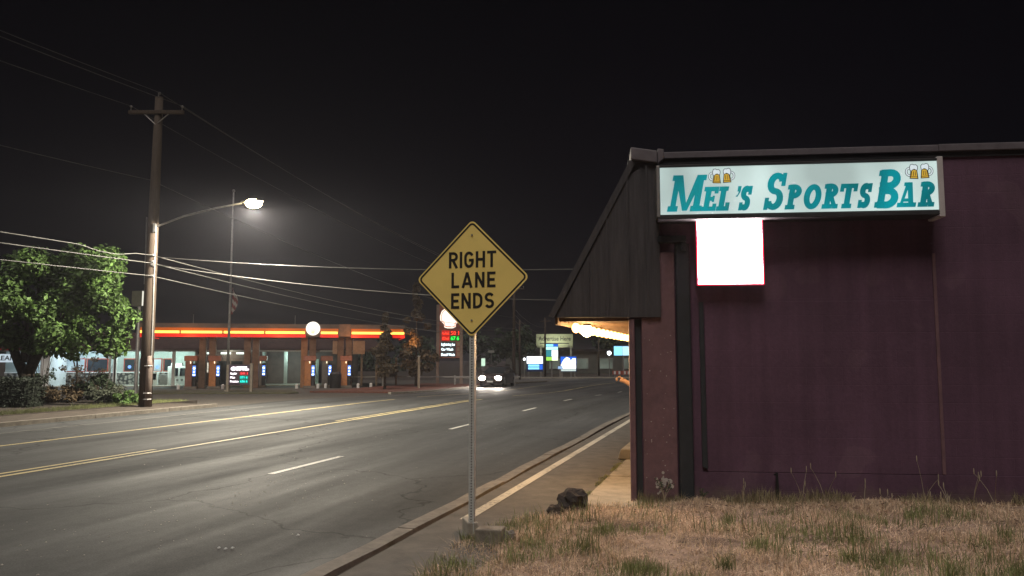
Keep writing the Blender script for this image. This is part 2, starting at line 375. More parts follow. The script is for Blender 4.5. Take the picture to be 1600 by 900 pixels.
# painted markings: each its own sheet
def mark(t, w, s0, s1, m, off=.005, tw=None): return sheet('lane_marking', t-w/2, t+w/2, s0, s1, off, m, 1, max(2,int((s1-s0)/2)), wob=tw)
for s0, s1 in [(-2.5,-.4),(3.2,5.2),(10.1,12.25),(17.6,19.3),(24.3,26.0),(30.6,32.2),(38,39.8),(45.5,47.5),(53,55),(60,62)]: mark(-6.6, .11, s0, s1, WHITE_P)
mark(-10.2, .11, -12, 31, YEL_P); mark(-10.45, .09, -12, 12.2, YEL_P); mark(-10.45, .09, 19, 31, YEL_P)
mark(-13.75, .10, -12, 30, YEL_P); mark(-14.0, .08, 33, 60, YEL_P)
mark(-16.05, .08, -12, 24, paint_material('worn_white_paint', (.17,.165,.15)))
mark(-10.3, .10, 36, 70, YEL_P)
sheet('pavement_line', -2.74, -2.62, 7.6, 30, .060, paint_material('cream_paint', (.55,.50,.40)), 1)
# pebbles and litter on the carriageway
pb = MB()
for k in range(230):
    s_ = rng.uniform(4, 22); t_ = rng.uniform(-9.5, -3.4) if k < 110 else -5.6+rng.normal()*.5
    if k >= 110: s_ = 8.2+rng.normal()*1.6
    x, y, z = RW(s_, t_); r = rng.uniform(.004, .011)
    pb.add([(x-r,y-r,z+.001),(x+r,y-r*.7,z+.001),(x+r*.5,y+r,z+.001),(x,y,z+r*1.1)], [(0,1,3),(1,2,3),(2,0,3)])
tag(pb.build('road_grit', mat('pale_grit', (.33,.31,.27), .8, .4, 20)), 'pale grit and gravel scattered over the near traffic lane', 'grit', kind='stuff')
lab = ['crumpled white litter scrap alone near the lane dash', 'leftmost of three white litter scraps close together on the road', 'middle of three white litter scraps close together on the road', 'rightmost of three white litter scraps close together on the road']
for (x, y), lb in zip([(-2.05,7.55),(-2.62,7.05),(-2.55,7.02),(-2.50,7.05)], lab):
    q = MB().ball((0,0,.012), (.014,.010,.008), 7, 5, jit=.8, seed=x); tag(q.build('litter_scrap', WHITE, loc=(x,y,.003)), lb, 'litter')

# ------------------------------------------------------------------ grass bank
EDGE = [(-.9,-3),(-.75,4.5),(-.62,6.1),(-.48,7.1),(-.1,7.75),(.35,8.35),(.8,8.75),(1.40,8.98)]
def edge_x(y):
    for (x0,y0),(x1,y1) in zip(EDGE, EDGE[1:]):
        if y0 <= y <= y1: return x0+(x1-x0)*(y-y0)/(y1-y0)
    return 1.4 if y > 8.98 else -.9
WA = rad(6); 
def wall_y(x): return 9.10-(x-1.40)*math.tan(WA)
def bank(x, y):
    d = min(1, max(0, (x-edge_x(min(y,8.98)))/.9)); n = mnoise.noise(Vector((x*.9,y*.9,3)))*.05 + mnoise.noise(Vector((x*3,y*3,9)))*.02
    return .045 + d*(.03+n) + .03*d*sm(1.5,4,x)
bk = MB(); nx, ny = 60, 70
for j in range(ny+1):
    y = -3+(12.2)*j/ny
    for i in range(nx+1):
        u = i/nx; x0 = edge_x(min(y,8.98)); x = x0+(9.5-x0)*u**1.5
        yy = min(y, wall_y(x)+.02) if x > 1.38 else min(y, 8.98)
        bk.v.append((x, yy, bank(x,yy) if i else .03))
for j in range(ny):
    for i in range(nx): q = j*(nx+1)+i; bk.f.append((q,q+1,q+nx+2,q+nx+1))
bk.build('grass_bank', EARTH, smooth=True, kind='structure')
def inside(x, y, m=0): return y < wall_y(x)-.02 and x > edge_x(min(y,8.98))+m and (y < 8.98 or x > 1.42)
def blades(n, hmin, hmax, lean, w, place, curl=.5):
    b = MB(); V = []; F = []
    k = 0
    while k < n:
        p = place()
        if p is None: continue
        x, y = p; z = bank(x,y)-.004; h = rng.uniform(hmin,hmax)*(.65+1.1*max(0,mnoise.noise(Vector((x*2.1,y*2.1,40)))+.35)); a = rng.uniform(0,2*PI); l = abs(rng.normal())*lean*h
        dx, dy = math.cos(a)*l, math.sin(a)*l; c = rng.uniform(0,2*PI); wx, wy = math.cos(c)*w, math.sin(c)*w
        o = len(V)
        hz = h/(1+(l/h)**2)**.5
        V += [(x-wx,y-wy,z),(x+wx,y+wy,z),(x+dx*.4-wx*.7,y+dy*.4-wy*.7,z+hz*.6),(x+dx*.4+wx*.7,y+dy*.4+wy*.7,z+hz*.6),(x+dx,y+dy,z+hz*(1-curl*.3*rng.random()))]
        F += [(o,o+1,o+3,o+2),(o+2,o+3,o+4)]; k += 1
    b.v = V; b.f = F; return b
def anyplace():
    y = rng.uniform(4.6, 9.1); x = rng.uniform(-.75, 6.6)
    if not inside(x, y, -.03): return None
    d = mnoise.noise(Vector((x*1.1,y*1.4,17)))      # bare dark patches
    if d > .16 and rng.random() < .62: return None
    return x, y
tag(blades(78000, .025, .085, 1.7, .0030, anyplace).build('dry_grass', STRAW), 'short dry straw-coloured grass covering the bank below the wall', 'grass', kind='stuff')
tufts = []
while len(tufts) < 120:
    y = rng.uniform(5.2, 9.05); x = rng.uniform(-.7, 6.4)
    if not inside(x, y): continue
    near_edge = x-edge_x(min(y,8.98)) < .35
    if y > 8.0 and x > 1 and rng.random() < .85: continue
    if not near_edge and mnoise.noise(Vector((x*.8,y*.8,5))) < -.05 and rng.random() < .8: continue
    tufts.append((x,y,rng.uniform(.03,.24)))
def tuftplace():
    x, y, r = tufts[rng.integers(len(tufts))]; x += rng.normal()*r; y += rng.normal()*r*.7
    return (x,y) if inside(x,y,-.06) else None
tag(blades(10500, .05, .17, .45, .0030, tuftplace).build('green_grass', GREENG), 'longer green grass tufts among the dry grass', 'grass', kind='stuff')
# long flattened straws and matted dead clumps
b_s = MB(); V = []; F = []
for k in range(5200):
    p_ = anyplace()
    if p_ is None: continue
    x, y = p_; a = rng.normal()*.5+(.2 if rng.random() < .6 else 1.6); L2 = rng.uniform(.06,.22); z = bank(x,y)+rng.uniform(.012,.05); o = len(V)
    dx, dy = math.cos(a)*L2, math.sin(a)*L2; w = .0016
    V += [(x,y,z-.02),(x+.001,y+w*2,z-.02),(x+dx*.5,y+dy*.5,z+.012),(x+dx*.5,y+dy*.5+w*2,z+.012),(x+dx,y+dy,z-.012)]; F += [(o,o+1,o+3,o+2),(o+2,o+3,o+4)]
b_s.v = V; b_s.f = F
tag(b_s.build('flattened_straw', mat('pale_straw', (.72,.58,.42), .75, .2, 3, island=.3)), 'pale flattened straws lying over the dry bank', 'straw', kind='stuff')
b_s = MB(); V = []; F = []
for cx_, cy_, rr_ in [(.95,7.75,.30),(1.25,7.55,.22),(.75,7.35,.18),(2.6,7.0,.25),(3.9,7.2,.28),(1.7,6.9,.2),(4.9,7.6,.25),(3.1,6.5,.2),(5.4,6.9,.3)]:
    for k in range(420):
        a = rng.uniform(0,6.3); q_ = rr_*rng.random()**.5; x, y = cx_+math.cos(a)*q_*1.5, cy_+math.sin(a)*q_*.6
        hgt = .05*(1-q_/rr_)+.01; z = bank(x,y)+hgt*rng.random(); L2 = rng.uniform(.03,.10); c = rng.normal()*.5; o = len(V)
        V += [(x,y,z),(x,y+.005,z),(x+math.cos(c)*L2,y+math.sin(c)*L2,z+rng.uniform(-.01,.02))]; F.append((o,o+1,o+2))
b_s.v = V; b_s.f = F

def wallplace():
    x = rng.uniform(1.45, 6.8); y = wall_y(x)-.03-abs(rng.normal())*.10
    return (x, y) if mnoise.noise(Vector((x*1.6,2,7))) > -.15 else None
tag(blades(3600, .05, .17, .5, .0026, wallplace).build('wall_grass', mat('dull_blade', (.26,.22,.12), .7, .3, 3, island=.5)), 'longer dull grass growing along the foot of the wall', 'grass', kind='stuff')
V2 = []; F2 = []
for k in range(420):
    p_ = anyplace() if k % 3 else (rng.uniform(1.5,6.5), 8.3+rng.normal()*.1)
    if p_ is None: continue
    x, y = p_; z = bank(x,y)+rng.uniform(.03,.06); a = rng.uniform(0,6.3); L2 = rng.uniform(.012,.03); ca, sa = math.cos(a)*L2, math.sin(a)*L2; o = len(V2)
    V2 += [(x-ca,y-sa,z),(x+sa*.6,y-ca*.6,z+.008),(x+ca,y+sa,z+.004),(x-sa*.6,y+ca*.6,z+.010)]; F2.append((o,o+1,o+2,o+3))
q = MB(); q.v = V2; q.f = F2; tag(q.build('dead_leaves', mat('dead_leaf', (.13,.075,.045), .8, .4, 9, island=.6)), 'brown dead leaves scattered over the grass bank', 'leaves', kind='stuff')
tag(b_s.build('dead_grass_mat', mat('dead_grass', (.10,.068,.055), .9, .3, 5, island=.5)), 'dark matted clumps of dead grass on the bank', 'dead grass', kind='stuff')
# weeds in the pavement crack
cr = MB(); V = []; F = []
for k in range(900):
    s_ = rng.uniform(8.6, 12.6); t_ = -1.74+rng.normal()*.03
    if mnoise.noise(Vector((s_*2.2,0,1))) < -.02: continue
    x, y, z = RW(s_, t_, .05); a = rng.uniform(0,2*PI); h = rng.uniform(.01,.05); o = len(V)
    V += [(x-.004,y,z),(x+.004,y,z),(x+math.cos(a)*h*.7,y+math.sin(a)*h*.7,z+h)]; F.append((o,o+1,o+2))
cr.v = V; cr.f = F
tag(cr.build('crack_weeds', GREENG), 'thin line of weeds growing in the pavement crack', 'weeds', kind='stuff')
# tall weeds, countable
def weed(x, y, h, n, seed, label, group=None, leafy=False):
    r = random.Random(seed); t = thing('weed_plant', label, 'weed', (x,y,bank(x,y)-.01), r.uniform(0,6), group)
    for k in range(n):
        a = r.uniform(0,2*PI); l = h*r.uniform(.08,.4); hh = h*r.uniform(.6,1)
        pts = [(math.cos(a)*l*q*q, math.sin(a)*l*q*q, hh*q) for q in (0,.3,.6,.85,1)]
        st = MB().tube(pts, [.0035,.003,.0025,.002,.0015], 5).build('stalk', WEED, t)
        hd = MB(); tip = Vector(pts[-1])
        if leafy:
            for j in range(9):
                p = Vector(pts[2])*(1-j/9)+tip*(j/9); b2 = r.uniform(0,6); s2 = r.uniform(.012,.022)
                hd.add([p, p+Vector((math.cos(b2),math.sin(b2),.2))*s2+Vector((0,0,s2*.5)), p+Vector((math.cos(b2),math.sin(b2),.2))*s2*2, p+Vector((math.cos(b2),math.sin(b2),.2))*s2-Vector((0,0,s2*.5))], [(0,1,2,3)])
        else: hd.ball(tip+Vector((0,0,.02)), (.006,.006,.035), 6, 5)
        hd.build('leaves' if leafy else 'seed_head', WEED if not leafy else LEAF_G, st)
    return t
weed(1.72, 8.85, .34, 7, 1, 'leafy pale weed at the foot of the pilaster by the wall corner', leafy=True)
weed(2.15, 8.85, .16, 5, 2, 'low leafy weed at the foot of the dark downpipe', leafy=True)
weed(2.50, 8.55, .36, 3, 3, 'forked bare weed on the bank left of the small wall stake')
for k, (x, y, h) in enumerate([(3.15,8.5,.42),(3.38,8.45,.46),(3.75,8.35,.28),(3.95,8.3,.22),(4.42,8.4,.50),(4.62,8.3,.36),(4.85,8.25,.42),(5.05,8.2,.55),(2.35,7.9,.3),(4.1,7.6,.36),(1.5,7.4,.26)]):
    weed(x, y, h, 2 if k % 3 else 3, 20+k, ('%s thin dry weed along the wall right of the small stake' % ('first','second','third','fourth','fifth','sixth','seventh','eighth')[k]) if k < 8 else
         ('thin dry weed on the bank below the glowing screen','thin dry weed in the middle of the grass bank','thin dry weed among green tufts right of the black rock')[k-8], 'tall dry weeds on the bank')
# lava rocks
r_ = MB().ball((0,0,.11), (.16,.13,.15), 14, 9, jit=.55, seed=4.2)
ROCK = mat('lava_rock', (.05,.042,.038), .95, .6, 14, bump=1, bscale=22)
tag(r_.build('rock', ROCK, loc=(.66,8.50,.04)), 'larger black lava rock on the edge of the pavement', 'rock')
tag(MB().ball((0,0,.05), (.10,.08,.09), 12, 7, jit=.6, seed=9.1).build('rock', mat('brown_rock', (.07,.055,.045), .95, .4, 9, bump=1, bscale=30), loc=(.46,8.28,.04)), 'smaller brown rock leaning at the left of the black rock', 'rock')
# blocks at the sign's foot
def block(pts, z0, z1, m): return MB().prism(pts, z0, z1)
b_ = block([(-.12,-.09),(.12,-.10),(.13,.10),(-.11,.09)], 0, .15, CONC_D).build('concrete_block', mat('old_concrete', (.20,.175,.14), .9, .35, 8, bump=.6, bscale=40), loc=(-.20,7.10,.03), rotz=-.15, bevel=.012)
tag(b_, 'weathered square concrete block in front of the sign post foot', 'concrete block')
b_ = block([(-.05,-.14),(.05,-.14),(.04,.16),(-.05,.15)], 0, .14, CONC).build('kerb_stone', CONC, loc=(-.40,7.50,.03), rotz=.25, bevel=.012)
tag(b_, 'pale upright kerb stone behind the sign post foot', 'kerb stone')
tag(MB().ball((0,0,.05), (.06,.05,.07), 9, 6, jit=.4, seed=2).build('stone', CONC_D, loc=(-.03,7.12,.04)), 'small rounded stone right of the concrete block', 'stone')
# wheel stop by the bar wall
ws = MB().xz([(-.16,0),(.16,0),(.11,.16),(-.11,.16)], 0, 1.7)
tag(ws.build('wheel_stop', CONC, loc=RW(12.75,-1.70,.06), rotz=-TH, bevel=.015), 'pale concrete wheel stop lying on the pavement against the bar', 'wheel stop')

# ------------------------------------------------------------------ bar building
bar = thing('bar_building', 'low maroon stucco bar building with timber mansard overhang above the pavement', 'building', (1.40,9.10,0), -WA)
u = Vector((math.sin(rad(10)), math.cos(rad(10)), 0))     # the road direction in the bar's own frame
TOP = 4.06
MB().box(0, 10, 0, .2, -.1, TOP-.04).build('wall', MAROON, bar)
sw = [(0.0,.2),(0.2,.2),(.2+u.x*13,.2+u.y*13),(u.x*13,.2+u.y*13)]
MB().prism([(.035,.2),(.235,.2),(.235+u.x*13,.2+u.y*13),(.035+u.x*13,.2+u.y*13)], -.1, TOP-.06).build('wall', MAROON, bar)
MB().prism([(.2,.15),(10,.15),(10,13),(u.x*13,13)], TOP-.12, TOP-.08).build('roof', DARK, bar)
# faint plinth, blind panel, pilaster, strips
MB().box(.70, 10, -.012, 0, -.1, .40).build('plinth', MAROON, bar)
MB().box(.86, 3.40, -.010, 0, .404, 2.36).build('blind_panel', MAROON, bar, bevel=.004)
MB().box(3.43, 3.47, -.016, 0, .404, 2.9).build('conduit', MAROON2, bar, bevel=.008)
MB().box(-.02, .045, -.07, .0, -.05, 2.16).build('corner_post', MAROON2, bar, bevel=.006)
MB().box(.055, .12, -.012, 0, -.05, 2.16).build('shade_strip', DKBLUE, bar)  # shadow line beside the corner post, put in as dark colour
MB().box(.13, .52, -.055, 0, -.05, 2.95).build('pilaster', MAROON2, bar, bevel=.01)
MB().box(.535, .70, -.075, 0, -.02, 3.05).build('downpipe', DKBLUE, bar, bevel=.02)
hb = MB().box(.33, .66, -.11, 0, 3.06, 3.14); hb.box(.60,.66,-.11,0,2.96,3.06); hb.build('bracket', DKBLUE, bar, bevel=.01)
MB().xz([(.80,.46),(.86,.43),(.85,2.36),(.80,2.36)], -.035, 0).build('batten', DKBLUE, bar, bevel=.004)
q = MB()
for k in range(26):
    x = .33+random.gauss(0,.035); z = .24+random.gauss(0,.07); r = random.uniform(.006,.03)
    q.disc(x, z, r, -.0585-.0001*k, -.055, 7, a0=k)
q.build('flaked_patch', mat('bare_render', (.42,.38,.34), .9, .2, 20), bar)
q = MB()
for k in range(34): q.disc(random.uniform(.15,.5), random.uniform(.3,2.0), random.uniform(.003,.007), -.057-.0001*k, -.055, 6)
q.build('chipped_spots', mat('bare_render', (.42,.38,.34)), bar)
# flashing along the parapet and its bent end
MB().box(.42, 3.55, -.05, .25, TOP+.02, TOP+.10).build('flashing', FLASH, bar, bevel=.008)
MB().box(3.55, 10, -.055, .25, TOP+.02, TOP+.105).build('flashing', FLASH, bar, bevel=.008)
MB().box(.0, 10, -.02, .2, TOP-.04, TOP+.02).build('coping_board', DARK, bar)
MB().xz([(.03,TOP+.0),(.34,TOP-.05),(.34,TOP+.10),(.03,TOP+.15)], -.14, .3).build('gutter_end', FLASH, bar, bevel=.012)
MB().xz([(.345,TOP-.06),(.42,TOP+.0),(.42,TOP+.12),(.345,TOP+.13)], -.12, .28).build('gutter_cap', FLASH, bar, bevel=.012)
# mansard overhang: gable end of vertical boards, slope, soffit
LO = (-.88, 2.20); HI = (.06, TOP+.0); BOT = 2.18
def slope_z(x): return LO[1] + (HI[1]-LO[1])*(x-LO[0])/(HI[0]-LO[0])
bx = [-.88,-.71,-.49,-.26,-.02,.21,.36]
for a, b2 in zip(bx, bx[1:]):
    a2 = a+.006; c2 = b2-.006
    pts = [(a2,BOT),(c2,BOT),(c2,min(TOP-.05,slope_z(c2)-.05)),(a2,min(TOP-.05,max(BOT+.02,slope_z(a2)-.05)))]
    MB().xz(pts, -.085-.006*(bx.index(a)%2), -.06).build('board', BOARD, bar, bevel=.004)
for x in bx[1:-1]:
    MB().box(x-.014, x+.014, -.108, -.086, BOT, min(TOP-.06, slope_z(x)-.07)).build('batten', BOARD, bar, bevel=.003)
q = MB(); q.stroke([(-.93,2.19),(.05,TOP-.02)], .07, -.11, .02); q.build('barge_board', BOARD, bar)
prof = [(-.90,2.21),(.06,TOP-.02),(.30,TOP-.02),(.30,2.23)]; d0 = Vector((0,-.06,0)); n = 4
mv = [Vector((x,0,z))+d0 for x,z in prof] + [Vector((x,0,z))+d0+u*13 for x,z in prof]
MB().add(mv, [(0,1,5,4),(1,2,6,5),(3,0,4,7),(4,5,6,7),(0,3,2,1)]).build('mansard', mat('mansard_shingle', (.03,.028,.03), .85, .4, 5, bump=.6, bscale=14), bar)
for k in range(34):
    p = d0+u*(.10+k*.26)
    MB().add([p+Vector((-.86,0,2.14)),p+Vector((.0,0,2.14)),p+Vector((.0,0,2.2)),p+Vector((-.86,0,2.2)),
              p+u*.09+Vector((-.86,0,2.14)),p+u*.09+Vector((.0,0,2.14)),p+u*.09+Vector((.0,0,2.2)),p+u*.09+Vector((-.86,0,2.2))],
             [(0,1,2,3),(7,6,5,4),(0,4,5,1),(1,5,6,2),(2,6,7,3),(3,7,4,0)]).build('soffit_joist', SOFFIT, bar)
fb = Vector((-.885,-.06,0))
MB().add([fb+Vector((0,0,2.10)),fb+Vector((0,0,2.21)),fb+u*13+Vector((0,0,2.21)),fb+u*13+Vector((0,0,2.10)),
          fb+Vector((.03,0,2.10)),fb+Vector((.03,0,2.21)),fb+u*13+Vector((.03,0,2.21)),fb+u*13+Vector((.03,0,2.10))],
         [(0,1,2,3),(4,7,6,5),(0,4,5,1),(1,5,6,2),(2,6,7,3),(3,7,4,0)]).build('fascia_board', SOFFIT, bar)
# small stake against the wall
st = MB().xz([(-.018,0),(.02,0),(.008,.36),(-.012,.37)], -.02, .02); st.box(-.035,-.012,-.006,.006,.33,.35)
tag(st.build('wall_stake', BLACK, loc=(3.00,8.85,.05), rotz=-WA), 'short dark stake standing against the maroon wall', 'stake')

# string of bulbs under the overhang's outer edge
BULB = emit('warm_bulb', (1.0,.50,.14), 4.5)
sl = thing('string_lights', 'row of glowing warm bulbs strung under the bar overhang', 'string lights', (1.40,9.10,0), -WA)
bp_ = [Vector((-.70,0,2.13))+u*(.30+.40*k) for k in range(15)]
wire = [];
for k, p in enumerate(bp_):
    wire.append(p+Vector((0,0,.0)))
    if k+1 < len(bp_): wire.append((p+bp_[k+1])/2+Vector((0,0,-.012)))
MB().tube(wire, .006, 5).build('cable', BLACK, sl)
bm_ = MB().ball((0,0,-.055), (.050,.050,.062), 12, 8); bulb0 = None
sk_ = MB().cyl((0,0,.005),(0,0,-.02),.018,.018,8)
for k, p in enumerate(bp_):
    b2 = bm_.build('bulb', BULB, sl, loc=p, smooth=True) if k == 0 else link('bulb', bulb0.data, None, sl, p)
    if k == 0: bulb0 = b2
    if k == 0: so = sk_.build('socket', BLACK, b2); s0d = so.data
    else: link('socket', s0d, None, b2)
gl = MB().ball((0,0,-.075), (.075,.075,.08), 16, 10).build('globe', emit('warm_globe', (1.0,.64,.28), 40), sl, loc=bp_[1]+Vector((.06,0,0)), smooth=True)
MB().cyl((0,0,.03),(0,0,-.02),.05,.06,10).build('globe_cap', BLACK, gl)
lamp('globe_light', 'POINT', sl, bp_[1]+Vector((.0,0,-.30)), 42, (1,.62,.28), shadow_soft_size=.12)
for k in (0,2,4,6,8,10,13): lamp('bulb_light', 'POINT', sl, bp_[k]+Vector((0,0,-.18)), 6.5, (1,.56,.22), shadow_soft_size=.08)

# ------------------------------------------------------------------ lettering
def arc(cx, cy, rx, ry, a0, a1, n=12): return [(cx+rx*math.cos(rad(a0+(a1-a0)*i/n)), cy+ry*math.sin(rad(a0+(a1-a0)*i/n))) for i in range(n+1)]
def gothic(ch, w, h, st):      # road-sign letters, thick strokes: list of polylines
    e = st/2; X0, X1, Y0, Y1 = e, w-e, e, h-e; m = h*.5
    if ch == 'I': return [[(w/2,0),(w/2,h)]]
    if ch == 'L': return [[(e,h),(e,0)], [(e,e),(w,e)]]
    if ch == 'T': return [[(0,h-e),(w,h-e)], [(w/2,h-e),(w/2,0)]]
    if ch == 'H': return [[(e,h),(e,0)], [(w-e,h),(w-e,0)], [(e,m),(w-e,m)]]
    if ch == 'E': return [[(e,h),(e,0)], [(e,h-e),(w,h-e)], [(e,m),(w*.9,m)], [(e,e),(w,e)]]
    if ch == 'N': return [[(e,0),(e,h)], [(w-e,0),(w-e,h)], [(e,h-e*.6),(w-e,e*.6)]]
    if ch == 'A': return [[(e*.9,0),(w/2,h)], [(w-e*.9,0),(w/2,h)], [(w*.2,h*.27),(w*.8,h*.27)]]
    if ch == 'D':
        r = X1-w*.4; return [[(e,0),(e,h)], [(e,h-e),(w*.4,h-e)]+arc(w*.4,h-e-r,r,r,90,0,6)+arc(w*.4,e+r,r,r,0,-90,6)+[(e,e)]]
    if ch == 'R':
        r = (h-e-m)/2; return [[(e,0),(e,h)], [(e,h-e),(X1-r,h-e)]+arc(X1-r,m+r,r,r,90,-90,9)[1:]+[(e,m)], [(w*.45,m),(w-e*.8,0)]]
    if ch == 'G':
        rx = (X1-X0)/2; ry = h*.28; cx = w/2
        return [arc(cx,Y1-ry,rx,ry,25,180,9)+arc(cx,Y0+ry,rx,ry,180,360,12)+[(X1,m-e*.4)], [(X1+e,m-e*.4),(cx,m-e*.4)]]
    if ch == 'S':
        rx = (X1-X0)/2; cx = w/2; ry = (Y1-Y0)/4
        return [arc(cx,Y1-ry,rx,ry,25,270,12)+arc(cx,Y0+ry,rx,ry,90,-155,12)[1:]]
# warning sign
sg = thing('warning_sign', 'yellow diamond road sign reading RIGHT LANE ENDS on perforated steel post', 'road sign', (-.375,7.40,.03), -TH)
SY = mat('sign_yellow', (.95,.72,.21), .45, .06, 3, spec=.5); SB = mat('sign_black', (.02,.018,.014), .5, .1, 10)
ZC = 2.44; HD = .572
def diamond(r, rc=.045, n=6):
    out = []
    for k in range(4):
        a = 90*k; cx = (r-rc*math.sqrt(2))*math.cos(rad(a)); cz = (r-rc*math.sqrt(2))*math.sin(rad(a))
        out += [(cx+rc*math.cos(rad(a-45+90*i/n)), ZC+cz+rc*math.sin(rad(a-45+90*i/n))) for i in range(n+1)]
    return out
MB().xz(diamond(HD), -.040, -.036).build('panel', SY, sg)
MB().stroke(diamond(HD-.030, .035), .017, -.0415, -.0395, closed=True).build('border', SB, sg)
def word(txt, x0, z0, h, widths, gap, st):
    x = x0
    for ch, w in zip(txt, widths):
        b = MB()
        for k, pl in enumerate(gothic(ch, w, h, st)): b.stroke([(x+px, z0+pz) for px, pz in pl], st, -.0418-.0002*k, -.0395)
        b.build('letter', SB, sg); x += w+gap
word('RIGHT', -.237, ZC+.102, .158, [.092,.025,.098,.095,.092], .020, .026)
word('LANE', -.210, ZC-.092, .150, [.080,.110,.096,.084], .026, .026)
word('ENDS', -.212, ZC-.292, .150, [.084,.096,.096,.094], .022, .026)
for z in (ZC+.42, ZC-.405):
    MB().disc(0, z, .009, -.048, -.040, 8).build('bolt', METAL, sg)
# perforated square post: plate with real holes, side and back walls
def plate(W, z0, z1, pitch, r, y):
    b = MB(); n = 8; z = z0; hw = W/2
    while z + pitch <= z1+1e-6:
        o = len(b.v); zc = z+pitch/2
        ring = [(r*math.cos(rad(22.5+45*i)), zc+r*math.sin(rad(22.5+45*i))) for i in range(n)]
        outer = [(hw,zc+r*.5),(hw*.5,z+pitch),(-hw*.5,z+pitch),(-hw,zc+r*.5),(-hw,zc-r*.5),(-hw*.5,z),(hw*.5,z),(hw,zc-r*.5)]
        b.v += [(x,y,zz) for x,zz in ring] + [(x,y,zz) for x,zz in outer]
        for i in range(n): b.f.append((o+i,o+(i+1)%n,o+n+(i+1)%n,o+n+i))
        c = len(b.v); b.v += [(hw,y,z+pitch),(-hw,y,z+pitch),(-hw,y,z),(hw,y,z)]
        b.f += [(o+n+0,o+n+1,c),(o+n+2,o+n+3,c+1),(o+n+4,o+n+5,c+2),(o+n+6,o+n+7,c+3)]
        z += pitch
    return b
W_ = .052; PT = 2.90
p = plate(W_, -.05, PT, .0254, .0072, -.032); p2 = plate(W_, -.05, PT, .0254, .0072, 0)
p.v += []; o = len(p.v)
side = [(x_, y_-(.0), z_) for x_, y_, z_ in [(yy, 0, zz) for (yy, _, zz) in p2.v]]
p.add([(W_/2, -.032+W_/2+xx, zz) for xx, _, zz in side], p2.f); p.add([(-W_/2, -.032+W_/2+xx, zz) for xx, _, zz in side], p2.f)
p.add([(-W_/2,-.032+W_,-.05),(W_/2,-.032+W_,-.05),(W_/2,-.032+W_,PT),(-W_/2,-.032+W_,PT)], [(0,1,2,3)])
p.build('post', GALV, sg)
MB().box(-.018,.018,-.018,.008,-.05,PT-.01).build('post_inner_shade', BLACK, sg)  # black filler standing in for the shade inside the hollow post

# bar lightbox sign
SW, SH = 3.12, .565
bs = thing('bar_sign', 'long backlit lightbox reading MEL\'S SPORTSBAR with beer mugs on the bar wall', 'sign', (1.40,9.10,0), -WA)
SX, SZ = .34, 3.345; YF = -.30
FACE = emit('lit_sign_face', (.66,.83,.80), .38, .34, 1.3, (1.1,1,.9)); TEAL = emit('lit_teal', (.0,.24,.28), .42, .38, 1.5, (1.3,1,1.2))
MB().box(SX, SX+SW, YF+.012, 0, SZ, SZ+SH).build('cabinet', DARK, bs)
MB().box(SX+.012, SX+SW-.03, YF, YF+.011, SZ+.010, SZ+SH-.004).build('face', FACE, bs)
MB().box(SX-.02, SX+SW, YF-.012, 0, SZ-.05, SZ-.002).build('bottom_rail', DARK, bs, bevel=.006)
MB().box(SX-.02, SX+SW, YF-.010, 0, SZ+SH+.002, SZ+SH+.03).build('top_rail', DARK, bs, bevel=.006)
MB().box(SX-.03, SX+.008, YF-.014, 0, SZ-.02, SZ+SH+.02).build('end_cap', METAL, bs, bevel=.006)
MB().box(SX+SW-.05, SX+SW+.012, YF-.016, 0, SZ-.075, SZ+SH+.045).build('end_cap', mat('sign_end_metal', (.50,.46,.45), .5, .1, 4), bs, bevel=.008)
